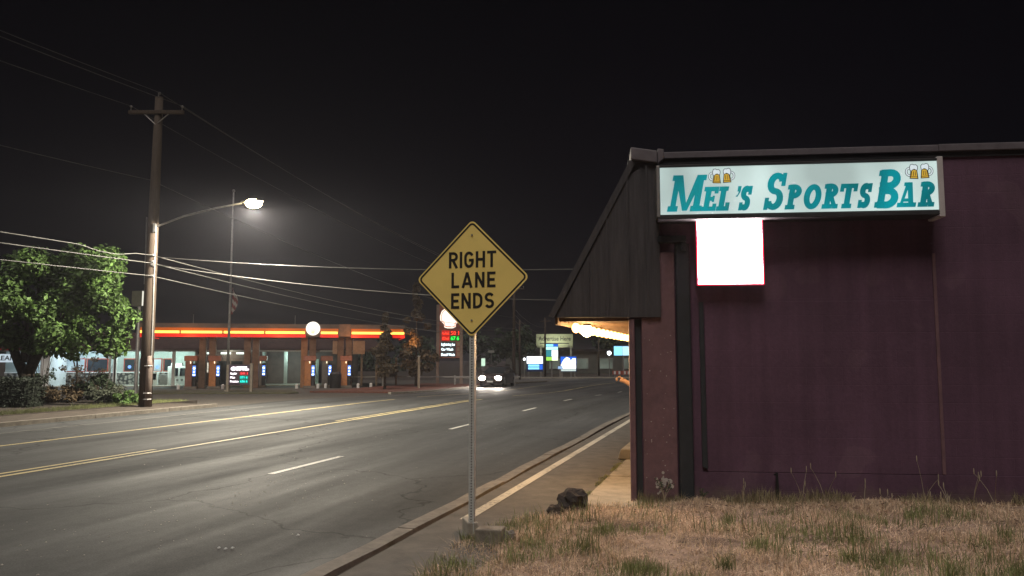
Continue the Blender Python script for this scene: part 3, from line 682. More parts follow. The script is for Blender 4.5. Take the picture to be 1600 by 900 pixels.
def slab(ch, w, h, st, sl):     # slab-serif letters: list of ('p', polygon) / ('s', polyline, width)
    e = st*.34
    def rect(x0,x1,y0,y1): return ('p', [(x0,y0),(x1,y0),(x1,y1),(x0,y1)])
    if ch == 'M':
        return [rect(e,e+st*.82,0,h), rect(w-e-st,w-e,0,h), ('p',[(e,h),(e+st*1.15,h),(w*.53+st*.25,0.0+h*.02),(w*.53-st*.45,0.0+h*.02)]), ('p',[(w-e-st*1.1,h),(w-e,h),(w*.53+st*.25,h*.02),(w*.53-st*.35,h*.02)]),
                rect(0,e+st*.82+e,0,sl), rect(w-2*e-st,w,0,sl), rect(0,e+st*.6,h-sl,h), rect(w-e-st*.6,w,h-sl,h)]
    if ch == 'E':
        return [rect(e,e+st,0,h), rect(0,w,0,sl), rect(0,w,h-sl,h), rect(e,w*.80,h*.5-sl*.45,h*.5+sl*.45), rect(w-sl*.85,w,0,h*.30), rect(w-sl*.85,w,h*.72,h), rect(w*.80-sl*.5,w*.80,h*.37,h*.63)]
    if ch == 'L': return [rect(e,e+st,0,h), rect(0,w,0,sl), rect(0,2*e+st,h-sl,h), rect(w-sl*.9,w,0,h*.34)]
    if ch == 'P':
        r = (h*.54)/2-st*.0; cy = h-.54*h/2; return [rect(e,e+st,0,h), rect(0,2*e+st,0,sl), rect(0,w*.5,h-sl,h), ('s',[(e,h-sl/2)]+arc(w-st*.45-.27*h*.75,cy,.27*h*.75+.0,.27*h-sl*.45,90,-90,10)+[(e,h*.46+sl/2)],sl*1.15)]
    if ch == 'R': return slab('P',w*.94,h,st,sl)+[('p',[(w*.42,h*.5),(w*.68,h*.5),(w*.98,sl*.5),(w*.70,0)]), rect(w*.66,w*1.06,0,sl)]
    if ch == 'B':
        return [rect(e,e+st,0,h), rect(0,w*.55,0,sl), rect(0,w*.55,h-sl,h),
                ('s',[(e,h-sl/2)]+arc(w-st*.5-.25*h*.72,h*.755,.25*h*.72,.245*h-sl*.45,90,-90,10)+[(e,h*.51+sl/2)],sl*1.25),
                ('s',[(e,h*.53-sl/2)]+arc(w-st*.45-.26*h*.72,h*.26,.26*h*.74,.26*h-sl*.45,90,-90,10)+[(e,sl/2)],sl*1.25)]
    if ch == 'T': return [rect(w/2-st/2,w/2+st/2,0,h), rect(w/2-st/2-e,w/2+st/2+e,0,sl), rect(0,w,h-sl,h), rect(0,sl*.8,h*.68,h), rect(w-sl*.8,w,h*.68,h)]
    if ch == 'O': return [('c', arc(w/2,h/2,w/2-st*.46,h/2-sl*.55,0,360,28)[:-1], st*1.02)]
    if ch == 'A':
        return [('p',[(e*1.0,0),(e*1.0+st*.5,0),(w*.5+st*.1,h),(w*.5-st*.5,h)]), ('p',[(w-e*1.0-st*.85,0),(w-e*1.0,0),(w*.5+st*.45,h),(w*.5-st*.4,h)]), rect(w*.25,w*.75,h*.22,h*.22+sl*.7),
                rect(0,e*2+st*.8,0,sl), rect(w-2*e-st*1.15,w,0,sl), rect(w*.5-st*.9,w*.5,h-sl*.8,h)]
    if ch == 'S':
        rx = w/2-st*.5; ry = (h-st*.85)/4; cx = w/2
        return [('s',arc(cx,h-st*.42-ry,rx,ry,15,270,14)+arc(cx,st*.42+ry,rx,ry,90,-165,14)[1:],st*.95), rect(w-st*.62,w-st*.02,h*.64,h), rect(0,st*.6,0,h*.33)]
    if ch == "'": return [('p',[(w*.25,h*.78),(w,h*.78),(w,h),(w*.25,h)]), ('p',[(w*.6,h*.78),(w,h*.78),(w*.45,h*.56),(0,h*.58),(w*.4,h*.66)])]
px2m = SW/448.0
LET = [('M',1042,59,1),('E',1097,26,0),('L',1121,23,0),("'",1149,8,0),('S',1157,20,0),('S',1197,33,1),('P',1231,25,0),('O',1259,29,0),('R',1289,26,0),('T',1314,27,0),('S',1345,21,0),('B',1371,38,1),('A',1406,29,0),('R',1438,26,0)]
SLANT = math.tan(rad(11))
for k, (ch, px, wpx, big) in enumerate(LET):
    h = .425 if big else .282; st = .076 if big else .063; sl = .064 if big else .052
    x0 = SX+(px-1030)*px2m; w = wpx*px2m - SLANT*h*(0 if ch in 'AT' else .32) if ch != "'" else .05; z0 = SZ+.042
    b = MB()
    for j, g_ in enumerate(slab(ch, w, h, st, sl)):
        y0 = YF-.0030-.00025*j
        P = [(x0+a+SLANT*c, z0+c) for a, c in g_[1]]
        if g_[0] == 'p': b.xz(P, y0, YF)
        else: b.stroke(P, g_[2], y0, YF, closed=(g_[0] == 'c'))
    b.build('letter', TEAL, bs)
BEER = emit('lit_beer', (.80,.50,.06), .34); FOAM = emit('lit_foam', (.72,.82,.86), .42); INK = mat('sign_ink', (.01,.015,.02), .5, .1, 5)
def mug(cx, cz, s, flip):
    m = thing_part = bpy.data.objects.new('beer_mug', None)
    body = [(-.5,-.95),(.52,-1.0),(.40,.25),(-.33,.22)]
    foam = [(-.48,.15),(-.30,.02),(-.12,.22),(.10,.30),(.42,.10),(.52,.42),(.50,.72),(.30,.92),(.05,.88),(-.15,1.0),(-.40,.92),(-.52,.62)]
    tr = lambda pts: [(cx+flip*x*s, cz+z*s) for x, z in pts]
    o = MB().xz(tr(body), YF-.0030, YF).build('beer_mug', BEER, bs)
    b = MB(); b.stroke(tr(body), .10*s, YF-.0052, YF-.0031, closed=True); b.stroke(tr([(-.50,-.72),(.50,-.76)]), .07*s, YF-.0053, YF-.0031)
    for x in (-.22,.02,.26): b.stroke(tr([(x-.05,-.6),(x-.06,.0)]), .07*s, YF-.0050-.0001*x, YF-.0031)
    b.build('outline', INK, o)
    MB().xz(tr(foam), YF-.0062, YF-.0031).build('foam', FOAM, o)
    b = MB(); b.stroke(tr(foam), .075*s, YF-.0075, YF-.0063, closed=True); b.build('foam_outline', INK, o)
    b = MB(); b.stroke(tr(arc(-.55,-.05,.40,.50,70,290,12)), .22*s, YF-.0030, YF); h_ = b.build('handle', FOAM, o)
    b = MB(); b.stroke(tr(arc(-.55,-.05,.52,.62,75,285,12)), .06*s, YF-.0034, YF); b.stroke(tr(arc(-.55,-.05,.28,.38,60,300,12)), .06*s, YF-.0036, YF); b.build('handle_outline', INK, o)
for px, py in ((1132,273),(1443,263)):
    top = 262-(px-1030)*17/440
    cz = SZ+SH-(py-top)*SH/(73+(px-1030)*12/440)-.0; cx = SX+(px-1030)*px2m
    mug(cx-.058, cz-.005, .083, 1); mug(cx+.062, cz+.000, .083, -1)
# LED screen under it
ls = thing('led_screen', 'blank glowing white square LED screen with red rim under the bar sign', 'screen', (1.40,9.10,0), -WA)
MB().box(.77, 1.53, -.13, 0, 2.545, 3.315).build('cabinet', BLACK, ls)
MB().box(.785, 1.515, -.140, -.131, 2.56, 3.30).build('screen', emit('white_led', (1,.80,.82), 26.0), ls)
q = MB(); q.stroke([(.777,2.552),(1.523,2.552),(1.523,3.308),(.777,3.308)], .016, -.146, -.131, closed=True); q.build('rim', emit('red_led', (1,.03,.08), .75), ls)
# ------------------------------------------------------------------ utility poles, wires, lamp
def upole(loc, h, r0, r1, label, arm=True, detail=False, rot=0):
    t = thing('utility_pole', label, 'utility pole', loc, rot, None)
    MB().tube([(0,0,-.3),(0,0,h*.3),(.02,0,h*.7),(.03,0,h)], [r0,r0*.92,(r0+r1)/2*.95,r1], 12).build('pole', WOOD, t, smooth=True)
    if arm:
        MB().box(-.95,.95,-.16,-.05,h-.62,h-.50).build('crossarm', WOOD, t, bevel=.01)
        for sx in (-1,1):
            MB().tube([(sx*.42,-.11,h-.62),(0,-.12,h-1.0)], .018, 5).build('brace', METAL, t)
            q = MB().cyl((sx*.88,-.1,h-.5),(sx*.88,-.1,h-.36),.02,.02,6); q.ball((sx*.88,-.1,h-.36),(.05,.05,.045),8,6); q.build('insulator', METAL, t)
        q = MB().cyl((0,0,h),(0,0,h+.12),.02,.02,6); q.ball((.03,0,h+.14),(.05,.05,.05),8,6); q.build('insulator', METAL, t)
    return t
p1 = RW(21.5,-18.9)
up = upole((p1[0],p1[1],0), 10.7, .215, .13, 'tall wooden utility pole carrying the lit street lamp beside the road')
MB().tube([(.17,-.17,.05),(.17,-.17,1.5),(.15,-.16,1.78)], [.11,.105,.06], 8).build('riser_guard', mat('guard_plastic', (.17,.13,.11), .7, .2, 6), up, smooth=True)
for z in (.35,.55,1.45): MB().tube([(.28,-.2,z),(.2,-.30,z),(.05,-.27,z)], .018, 5).build('strap', METAL, up)
MB().tube([(.19,-.10,1.7),(.17,-.12,4.4),(.15,-.08,6.2)], .028, 6).build('conduit', METAL, up)
MB().box(.10,.20,-.22,-.10,5.95,6.25).build('junction_box', METAL, up, bevel=.01)
MB().tube([(-.19,-.02,4.2),(-.21,-.02,6.5)], .02, 5).build('ground_wire', METAL, up)
q = MB()
for z in (5.17,4.84,4.47,4.95): q.ball((.12,-.15,z),(.07,.07,.05),7,5)
q.build('cable_clamps', METAL, up)
lamp_pos = Vector((-8.72,25.0,6.80)); base = Vector((p1[0]+.15,p1[1]-.1,6.15))
sl_ = thing('street_lamp', 'glowing street lamp on a long arm from the wooden utility pole', 'street lamp', tuple(base))
dv = lamp_pos-base
MB().tube([Vector((0,0,0)),dv*.3+Vector((0,0,.12)),dv*.65+Vector((0,0,.12)),dv*.93+Vector((0,0,.06))], [.035,.032,.028,.026], 8).build('arm', METAL, sl_, smooth=True)
hd = dv.normalized(); hd.z = 0; hd.normalize(); pr = Vector((-hd.y,hd.x,0))
q = MB()
for i in range(7):
    pass
ctr = dv*.93+Vector((0,0,.08))
rows = [(0,.05,.05),(.12,.10,.08),(.35,.15,.10),(.62,.15,.09),(.78,.06,.04)]
for d_, w_, h_ in rows:
    c = ctr+hd*d_
    q.v += [tuple(c+pr*w_*math.cos(a)+Vector((0,0,max(0,math.sin(a))*h_))) for a in [PI*k/8 for k in range(9)]]
for i in range(len(rows)-1):
    for k in range(8): q.f.append((i*9+k,i*9+k+1,(i+1)*9+k+1,(i+1)*9+k))
q.build('housing', METAL, sl_, smooth=True)
MB().ball(ctr+hd*.45+Vector((0,0,-.05)), (.27,.21,.16), 16, 10).build('lens', emit('lamp_lens', (1.0,.80,.44), 30), sl_, smooth=True)
lamp('street_light', 'SPOT', sl_, ctr+hd*.45+Vector((0,0,-.24)), 5200, (1,.91,.74), shadow_soft_size=.12, spot_size=rad(176), spot_blend=.12)
p0 = RW(-24,-18.9); p2_ = RW(66.5,-18.9)
upole(p2_, 9.0, .17, .11, 'distant wooden utility pole just right of the oncoming headlights')
def cat(a, b, sag, n=28, wig=None):
    a = Vector(a); b = Vector(b); out = []
    for i in range(n+1):
        q_ = i/n; p_ = a.lerp(b, q_); p_.z -= sag*4*q_*(1-q_); out.append(p_)
    return out
WIRE = mat('wire', (.06,.06,.058), .5, .1, 5, metal=.3); CABLE = mat('pale_cable', (.11,.107,.10), .55, .1, 5)
def wirepath(a, b, c, s1, s2): return cat(a,b,s1)+cat(b,c,s2)[1:]
X1, Y1 = p1[0], p1[1]; X0_, Y0_ = p0[0], p0[1]; X2, Y2, Z2 = p2_
for dx, z, r, m, lb in [(.88,10.36,.013,WIRE,'power line on the right end of the pole crossarm'),(-.88,10.36,.013,WIRE,'power line on the left end of the pole crossarm'),(.03,10.86,.013,WIRE,'topmost power line over the pole tip'),
                      (-.08,7.76,.013,WIRE,'single line fixed to the pole between crossarm and lamp arm')]:
    tag(MB().tube(wirepath((X0_+dx,Y0_,z),(X1+dx,Y1-.1,z),(X2+dx*.9,Y2-.1,z-1.9+Z2),.7,.8), r, 5).build('overhead_wire', m, smooth=True), lb, 'wire')
for k, (z, sag, lb) in enumerate([(5.17,.25,'upper pale cable with a dipped slack loop left of the pole'),(4.90,.3,'middle pale communication cable below the looped cable'),(4.47,.35,'lowest pale communication cable crossing the tree crown')]):
    pa = cat((X0_+.1,Y0_-.1,z+.1),(X1+.1,Y1-.16,z),sag,60)
    if k == 0:
        for i, p_ in enumerate(pa):
            q_ = i/60
            if .93 < q_ < .99: p_.z -= .16*math.sin((q_-.93)/.06*PI)**2
    tag(MB().tube(pa+cat((X1+.1,Y1-.16,z),(X2+.1,Y2-.15,z-.3+Z2),.55)[1:], .015, 5).build('overhead_cable', CABLE, smooth=True), lb, 'cable')
tag(MB().tube(cat((X1+.12,Y1-.2,5.12),(4.55,19.2,4.02),.25,30), .013, 5).build('service_cable', CABLE, smooth=True), 'pale service cable crossing the road from the pole to the bar', 'cable')
tag(MB().tube(cat((X1+.12,Y1-.2,4.86),(7.2,29.2,4.0),.5,30), .011, 5).build('service_cable', CABLE, smooth=True), 'thinner second cable crossing the road below the service cable', 'cable')
# flagpole and flag
fz = zg(43.5)
fp = thing('flagpole', 'thin pale flagpole standing on the island in front of the canopy', 'flagpole', (-16.05,43.6,fz+.08))
q = MB().cyl((0,0,0),(0,0,11.4),.085,.04,10); q.build('pole', METAL, fp, smooth=True)
MB().ball((0,0,11.5),.09,10,8).build('finial', METAL, fp, smooth=True)
MB().cyl((0,0,0),(0,0,.12),.18,.15,12).build('base', CONC, fp)
fm = bpy.data.materials.new('flag_cloth'); fm.use_nodes = True; N = fm.node_tree.nodes; tcn = N.new('ShaderNodeTexCoord'); wv = N.new('ShaderNodeTexWave'); wv.inputs['Scale'].default_value = 1.3; wv.bands_direction = 'DIAGONAL'
rp = N.new('ShaderNodeValToRGB'); rp.color_ramp.interpolation = 'CONSTANT'; rp.color_ramp.elements[0].color = (.16,.03,.03,1); rp.color_ramp.elements[1].position = .5; rp.color_ramp.elements[1].color = (.30,.27,.25,1)
fm.node_tree.links.new(tcn.outputs['Object'], wv.inputs['Vector']); fm.node_tree.links.new(wv.outputs['Fac'], rp.inputs[0]); fm.node_tree.links.new(rp.outputs[0], N['Principled BSDF'].inputs['Base Color'])
q = MB(); nu, nv = 14, 12
for j in range(nv+1):
    v_ = j/nv
    for i in range(nu+1):
        u_ = i/nu; wd = (.10+.30*math.sin(PI*min(1,v_*1.1))**.7)*(1-.25*v_)
        q.v.append((.06+u_*wd, .07*math.sin(u_*15+v_*4), -1.55*v_-.35*u_*(1-v_)))
for j in range(nv):
    for i in range(nu): q.f.append((j*(nu+1)+i,j*(nu+1)+i+1,(j+1)*(nu+1)+i+1,(j+1)*(nu+1)+i))
tag(q.build('flag', fm, loc=(-16.0,43.6,fz+6.0), smooth=True), 'limp red and white striped flag hanging on the flagpole', 'flag')
# ------------------------------------------------------------------ fuel station
SA = rad(12); SO = (-24.6, 50.4); GZ = -.34
def SWd(x, y): return (SO[0]+x*math.cos(SA)-y*math.sin(SA), SO[1]+x*math.sin(SA)+y*math.cos(SA), zg(SO[1]+x*math.sin(SA)+y*math.cos(SA)))
def sthing(name, label, cat_, x, y, group=None): 
    w = SWd(x, y); return thing(name, label, cat_, w, SA, group)
H0 = 3.12-GZ; H1 = 4.04-GZ         # canopy underside / top above its forecourt
cn = sthing('fuel_canopy', 'flat fuel station canopy with glowing yellow and red edge band', 'canopy', 0, 0)
CL, CD = 17.45, 6.0
MB().box(.05, CL-.05, .05, CD, H0+.06, H1-.06).build('deck', mat('canopy_deck', (.12,.075,.06), .7, .2, 2), cn)
MB().box(0, CL, -.02, .05, H1-.34, H1).build('upper_fascia', mat('tan_fascia', (.13,.095,.075), .6, .15, 2), cn)
YB = emit('neon_yellow', (1,.50,.07), 1.6); OB = emit('amber_panel', (1,.20,.008), .17); RB = emit('red_panel', (.95,.018,.006), .36)
for a, b_ in [(0,10.72),(11.68,12.9),(13.75,CL)]:
    q = MB().box(a, b_, -.05, -.02, H0+.40, H1-.30); q.build('amber_panel', OB, cn)
    n_ = max(1,int((b_-a)/2.6)); w_ = (b_-a)/n_
    for k in range(n_):
        MB().box(a+k*w_+.05, a+(k+1)*w_-.05, -.10, -.052, H0+.25, H0+.41).build('light_tube', YB, cn, bevel=.02)
    MB().box(a, b_, -.06, -.02, H0, H0+.22).build('red_panel', RB, cn)
MB().box(0,.04,.05,CD,H0,H0+.22).build('red_panel', RB, cn); MB().box(CL-.04,CL,.05,CD,H0,H0+.22).build('red_panel', RB, cn)
em = MB().disc(11.2, H0+.62, .47, -.16, -.04, 24).build('emblem', emit('emblem_white', (1,.93,.78), .75), cn)
q = MB()
for k in range(-3,4): q.stroke([(11.2+k*.02,H0+.28),(11.2+k*.105,H0+.98-abs(k)*.05)], .016, -.166-.0005*k, -.161)
q.build('ribs', emit('emblem_line', (1,.50,.1), .55), em)
MB().box(12.95,13.7,-.07,-.02,H0+.1,H1+.02).build('pier_cover', TANM, cn)
for k, x in enumerate((3.78,4.43,6.72,7.28,10.55,11.12,13.05,13.62)):
    c_ = MB().box(x-.22,x+.22,1.8,2.24,0,H0+.06).build('column', TANM if k not in (4,) else mat('orange_column', (.38,.19,.09), .6, .2, 3), cn, bevel=.02)
    if k in (0,5): MB().box(x-.30,x-.24,1.85,2.1,1.9,2.3).build('alarm_box', METAL, c_)
for a, b_ in ((12.5,12.82),(13.9,14.75)):
    MB().box(a, b_, 1.70, 1.78, 2.35, 3.30).build('notice_board', mat('notice', (.34,.24,.17), .6, .2, 3), cn)
for x in (2.9,9.8,16.1): MB().cyl((x,3,H1-.06),(x,3,H1+.75),.03,.03,6).build('vent_pipe', METAL, cn)
for x in (3.2,8.9,14.0,17.9): lamp('tube_glow_fill', 'POINT', cn, (x,-.8,H0-.1), 24, (1,.42,.12), shadow_soft_size=.3)  # added points without fixtures, imitating the orange glow of the edge tubes
# pumps
BLUE = emit('pump_screen', (.10,.25,.95), .8); BLUEW = emit('pump_light', (.7,.85,1), 2.2)
def pump(x, y, body, label):
    t = sthing('fuel_pump', label, 'fuel pump', x, y, 'fuel pumps under the canopy')
    MB().box(-.42,.42,-.3,.3,0,.16).build('island', CONC_D, t, bevel=.02)
    MB().box(-.34,.10,-.24,.24,.16,1.86).build('cabinet', body, t, bevel=.03)
    MB().box(.11,.34,-.20,.20,.16,1.70).build('nozzle_bay', BLACK, t, bevel=.02)
    MB().box(-.42,.42,-.28,.28,1.87,2.22).build('header', mat('pump_header', (.34,.13,.08), .5, .2, 5), t, bevel=.03)
    s_ = MB().box(.13,.33,-.222,-.205,.85,1.55).build('screen', BLUE, t)
    q = MB(); q.disc(.23,1.38,.07,-.232,-.223,12); q.disc(.23,1.15,.05,-.232,-.223,12); q.box(.16,.30,-.232,-.223,.90,.98); q.build('lit_buttons', BLUEW, s_)
    MB().tube([(.36,-.2,1.3),(.50,-.25,.8),(.46,-.24,.4),(.36,-.2,.75)], .022, 6).build('hose', RUBBER, t)
    MB().box(-.02,.03,-.30,-.27,1.70,1.84).build('lamp_strip', emit('pump_lamp', (1,.8,.5), 1.2), t)
pump(3.25, 1.0, mat('pump_body_red', (.22,.10,.07), .5, .2, 3), 'red-topped fuel pump at the left column pair')
pump(4.75, 1.1, ORANGE, 'orange fuel pump standing right behind the thin flagpole')
pump(7.55, 2.7, mat('pump_body_grey', (.20,.19,.18), .5, .2, 3), 'grey fuel pump half hidden behind the low price sign')
pump(11.0, .9, ORANGE, 'orange fuel pump below the round white emblem')
pump(12.1, 2.4, mat('pump_body_grey', (.20,.19,.18), .5, .2, 3), 'grey fuel pump between the two right column pairs')
pump(13.45, 1.0, ORANGE, 'rightmost orange fuel pump below the notice boards')
t = sthing('waste_bin', 'dark round waste bin between the right-hand pumps', 'waste bin', 12.75, .5)
MB().cyl((0,0,0),(0,0,.95),.36,.40,16).build('drum', BLACK, t, smooth=False); MB().cyl((0,0,.95),(0,0,1.12),.42,.30,16).build('lid', DARK, t)
for k, (x, y) in enumerate([(2.6,.4),(5.4,.4),(10.2,.15),(11.6,.15),(12.1,.6),(14.3,.3),(15.2,1.2)]):
    t = sthing('bollard', '%s short pale bollard from the left under the canopy' % ('first','second','third','fourth','fifth','sixth','seventh')[k], 'bollard', x, y, 'bollards by the pumps')
    q = MB().cyl((0,0,0),(0,0,.26),.10,.10,10); q.ball((0,0,.26),(.10,.10,.06),10,6); q.build('post', WHITE, t)
# store
stt = sthing('store_building', 'station store with dark maroon mansard roof and lit red-framed windows', 'building', 0, 8)
EV = 2.27-GZ+.02; SM = mat('store_wall', (.34,.38,.35), .7, .12, 2); SD = mat('store_dark_wall', (.13,.10,.09), .7, .2, 2)
STONE = bpy.data.materials.new('river_stone'); STONE.use_nodes = True; N = STONE.node_tree.nodes; Lk = STONE.node_tree.links
tcn = N.new('ShaderNodeTexCoord'); vo = N.new('ShaderNodeTexVoronoi'); vo.inputs['Scale'].default_value = 5; Lk.new(tcn.outputs['Object'], vo.inputs['Vector'])
rp = N.new('ShaderNodeValToRGB'); rp.color_ramp.elements[0].color = (.30,.27,.23,1); rp.color_ramp.elements[0].position = .3; rp.color_ramp.elements[1].color = (.03,.028,.025,1); rp.color_ramp.elements[1].position = .62
Lk.new(vo.outputs['Distance'], rp.inputs[0]); Lk.new(rp.outputs[0], N['Principled BSDF'].inputs['Base Color'])
MB().box(-11.5, 2.6, 2.0, 2.2, 0, EV).build('wall', SM, stt)
MB().box(2.4, 2.6, -1.2, 2.0, 0, EV).build('wall', SM, stt)
MB().box(2.6, 7.2, -1.2, -1.0, 0, EV).build('wall', SD, stt)
MB().box(7.0, 7.2, -1.0, 2.0, 0, EV).build('wall', SM, stt)
MB().box(7.2, 14.4, 2.6, 2.8, 0, EV).build('wall', SD, stt)
MB().box(-11.5, 2.4, 1.88, 2.0, 0, .95).build('stone_wainscot', STONE, stt); MB().box(-11.5, 2.4, 1.84, 2.0, .955, 1.02).build('sill', WHITE, stt)
MB().box(2.64,3.2,-1.32,-1.2,0,.95).build('stone_wainscot', STONE, stt); MB().box(6.6,7.2,-1.32,-1.2,0,.95).build('stone_wainscot', STONE, stt)
q = MB(); q.xz([(0,EV),(4.6,EV+1.35),(4.9,EV+1.35),(4.9,EV)], 0, 1)   # profile turned below
MRS = mat('store_roof', (.050,.026,.024), .85, .25, 3, bump=.4, bscale=10)
rv = [(-12,-1.5,EV),(16.5,-1.5,EV),(15.2,.7,EV+1.35),(-12,.7,EV+1.35),(-12,5,EV),(16.5,5,EV),(15.2,5,EV+1.35),(-12,5,EV+1.35)]
MB().add(rv, [(0,1,2,3),(0,3,7,4),(1,5,6,2),(2,6,7,3),(0,4,5,1)]).build('roof', MRS, stt)
MB().box(-12,16.5,-1.62,-1.50,EV-.08,EV+.06).build('gutter', METAL, stt)
SCR = [emit('lit_store_pane', (.55,.72,.78), .26, .5, 1.2), mat('store_pane', (.03,.035,.04), .1, .2, 3)]
RF = mat('red_frame', (.34,.06,.035), .5, .1, 4)
for k, (a, b_) in enumerate([(-7.6,-6.0),(-5.9,-4.4),(-3.3,-2.45),(-2.35,-1.55),(-1.2,-.55),(-.45,.2)]):
    w_ = MB().box(a,b_,1.92,1.99,1.03,2.05).build('window', RF, stt)
    MB().box(a+.07,b_-.07,1.90,1.925,1.10,1.98).build('pane', SCR[0] if k in (0,4) else SCR[1], w_)
    if k in (2,3,4): MB().disc((a+b_)/2, 1.40, .12, 1.885, 1.899, 12).build('lit_sign', emit('blue_sign', (.15,.3,1), .9), w_)
for x in (-3.05,-1.55,.95): MB().box(x-.11,x+.11,-1.35,-1.13,0,EV).build('post', WHITE, stt, bevel=.02)
MB().box(8.7,8.95,.2,.45,0,EV).build('post', SM, stt)
d_ = MB().box(9.9,11.3,1.2,1.3,0,2.0).build('shed_front', mat('shed_green', (.42,.50,.42), .6, .06, 3), stt)
MB().box(10.05,10.72,1.17,1.2,.05,1.85).build('door', mat('shed_green2', (.46,.54,.46), .6, .05, 3), d_); MB().box(10.80,11.22,1.17,1.2,.05,1.85).build('door', mat('shed_green2', (.4,.5,.4)), d_)
MB().box(4.0,5.9,-1.28,-1.2,0,1.98).build('entrance_door', mat('door_frame', (.16,.12,.10), .5, .1, 4), stt)
for a, b_ in ((4.1,4.9),(5.0,5.8)): MB().box(a,b_,-1.31,-1.285,.1,1.85).build('door_pane', SCR[1], stt)
MB().box(3.3,3.62,-1.30,-1.21,1.0,1.75).build('poster', emit('lit_poster', (.8,.75,.6), .4, .6, 6), stt)
MB().box(4.3,4.75,-1.335,-1.315,1.2,1.6).build('notice', BLACK, stt)
for x in (3.5,4.6,5.7): MB().box(x-.35,x+.35,-1.4,-1.24,EV-.26,EV-.12).build('wall_lamp', emit('wall_lamp', (.75,.9,.8), .9), stt)
for x, y, p_ in ((-9,.2,120),(-5.5,.4,130),(-2.3,.2,150),(.6,.2,150),(9.6,-.2,110)): lamp('soffit_light', 'POINT', stt, (x,y,EV-.2), p_*.8, (.72,1,.92) if x > -4 else (.62,.82,1), shadow_soft_size=.25)
lamp('soffit_light', 'POINT', stt, (4.9,-1.9,EV-.3), 14, (.9,.9,.7), shadow_soft_size=.2)
q = MB().box(-12,14.5,-1.9,2.6,-.1,.05); q.build('apron', CONC, stt)
# car wash frontage sign band at the far left
MB().box(-12,-8.2,-1.75,-1.67,1.78,2.36).build('sign_band', emit('band_white', (.70,.84,.95), .34), stt)
text('lettering', 'CLEAN UP', .46, BLACK, stt, -10.95, -1.765, 1.92, 2.3, .010)
MB().box(-12,-4,-1.80,-1.66,EV+.0,EV+.12).build('red_band', RED, stt)
MB().box(-7.9,-7.3,-1.5,2.0,0,EV).build('pier', WHITE, stt)
# ice chest
ic = sthing('ice_chest', 'white slant-front ice chest against the store wall', 'ice chest', .15, 8.6)
xs_ = [(0,0),(0,1.25),(.25,1.45),(1.0,1.45),(1.25,0)]
MB().add([(x,y,z) for y in (0,.9) for x,z in [(0,0),(1.55,0),(1.55,.95),(1.35,1.45),(0,1.45)]], [(0,1,2,3,4),(9,8,7,6,5)]+[(i,i+5,(i+1)%5+5,(i+1)%5) for i in range(5)]).build('cabinet', WHITE, ic, bevel=.03)
for a in (.30,.88): MB().box(a,a+.45,-.03,0,.72,1.32).build('door_pane', GLASS, ic)
MB().box(.2,1.0,.1,.7,1.45,1.68).build('top_sign', WHITE, ic, bevel=.02); MB().box(-.55,-.02,0,.7,0,.85).build('side_unit', METAL, ic, bevel=.03)
for a in (.3,.62,.94): MB().disc(a+.1,.42,.09,-.02,0,12).build('emblem', METAL, ic)
nb = sthing('news_box', 'small white newspaper box by the store posts', 'news box', -1.05, 8.3)
MB().box(0,.55,0,.4,0,1.05).build('cabinet', WHITE, nb, bevel=.02); MB().box(.08,.47,-.02,0,.45,.9).build('pane', GLASS, nb)
# low price sign on the island
LW = emit('led_white', (1,.92,1), 1.6); LR = emit('led_red', (1,.06,.06), 1.0); LC = emit('led_cyan', (.02,.85,.75), .9)
ps = thing('price_sign', 'low two-post fuel price sign with red and cyan digits', 'price sign', (-15.25,43.3,zg(43.3)+.08), 0)
MB().box(-.62,.62,-.08,.08,.38,1.52).build('panel', mat('sign_purple', (.085,.06,.085), .5, .1, 3), ps, bevel=.02)
for x in (-.66,.66): MB().box(x-.07,x+.07,-.09,.09,-.1,1.60 if x>0 else 1.52).build('post', mat('sign_post', (.26,.22,.17), .6, .15, 4), ps, bevel=.01)
lg = MB(); lg.disc(-.34,1.30,.11,-.092,-.081,14,1.3); lg.build('logo', LW, ps); q = MB(); q.stroke(arc(-.34,1.28,.08,.06,10,170,8), .018, -.096, -.093); q.build('logo_arch', RED, ps)
text('lettering', 'LIGHTNING', .13, LW, ps, -.20, -.084, 1.33, .62, .006); text('lettering', 'CAR WASH', .13, LW, ps, -.20, -.084, 1.21, .72, .006)
for z, w1, w2, m_ in ((.98,'Regular','541 1',LR),(.76,'Plus','571 6',LC),(.54,'Premium','636 6',LC)):
    text('lettering', w1, .13, LW, ps, -.50, -.084, z+.01, {'Regular':.36,'Plus':.26,'Premium':.46}[w1], .006)
    MB().box(.02,.50,-.084,-.081,z-.045,z+.155).build('digit_panel', emit('panel_red', (.5,.01,.03), .16) if m_ is LR else emit('panel_green', (0,.28,.2), .30), ps)
    text('digits', w2, .17, m_, ps, .06, -.087, z, .40, .003)
# tall price sign
tz = zg(62)
ts = thing('pylon_sign', 'tall fuel price pylon with shell emblem behind the yellow diamond sign', 'price sign', (-5.0,62,tz), 0)
PB = mat('pylon_red', (.30,.11,.075), .55, .15, 3)
MB().box(-.98,.98,-.12,.12,2.1,6.4).build('panel', PB, ts, bevel=.03)
for x in (-.95,.95): MB().box(x-.14,x+.10,-.14,.14,-.2,6.4 if x<0 else 6.0).build('post', mat('pylon_post', (.24,.17,.13), .6, .15, 4), ts, bevel=.02)
shell = [(-.22,4.52),(-.45,4.6),(-.47,4.85),(-.78,5.15),(-.80,5.5),(-.66,5.9),(-.35,6.15),(0,6.22),(.35,6.15),(.66,5.9),(.80,5.5),(.78,5.15),(.47,4.85),(.45,4.6),(.22,4.52)]
sh_ = MB().xz([(x,z-.02) for x,z in shell], -.16, -.121).build('shell_emblem', emit('shell_white', (1,.92,.80), .7), ts)
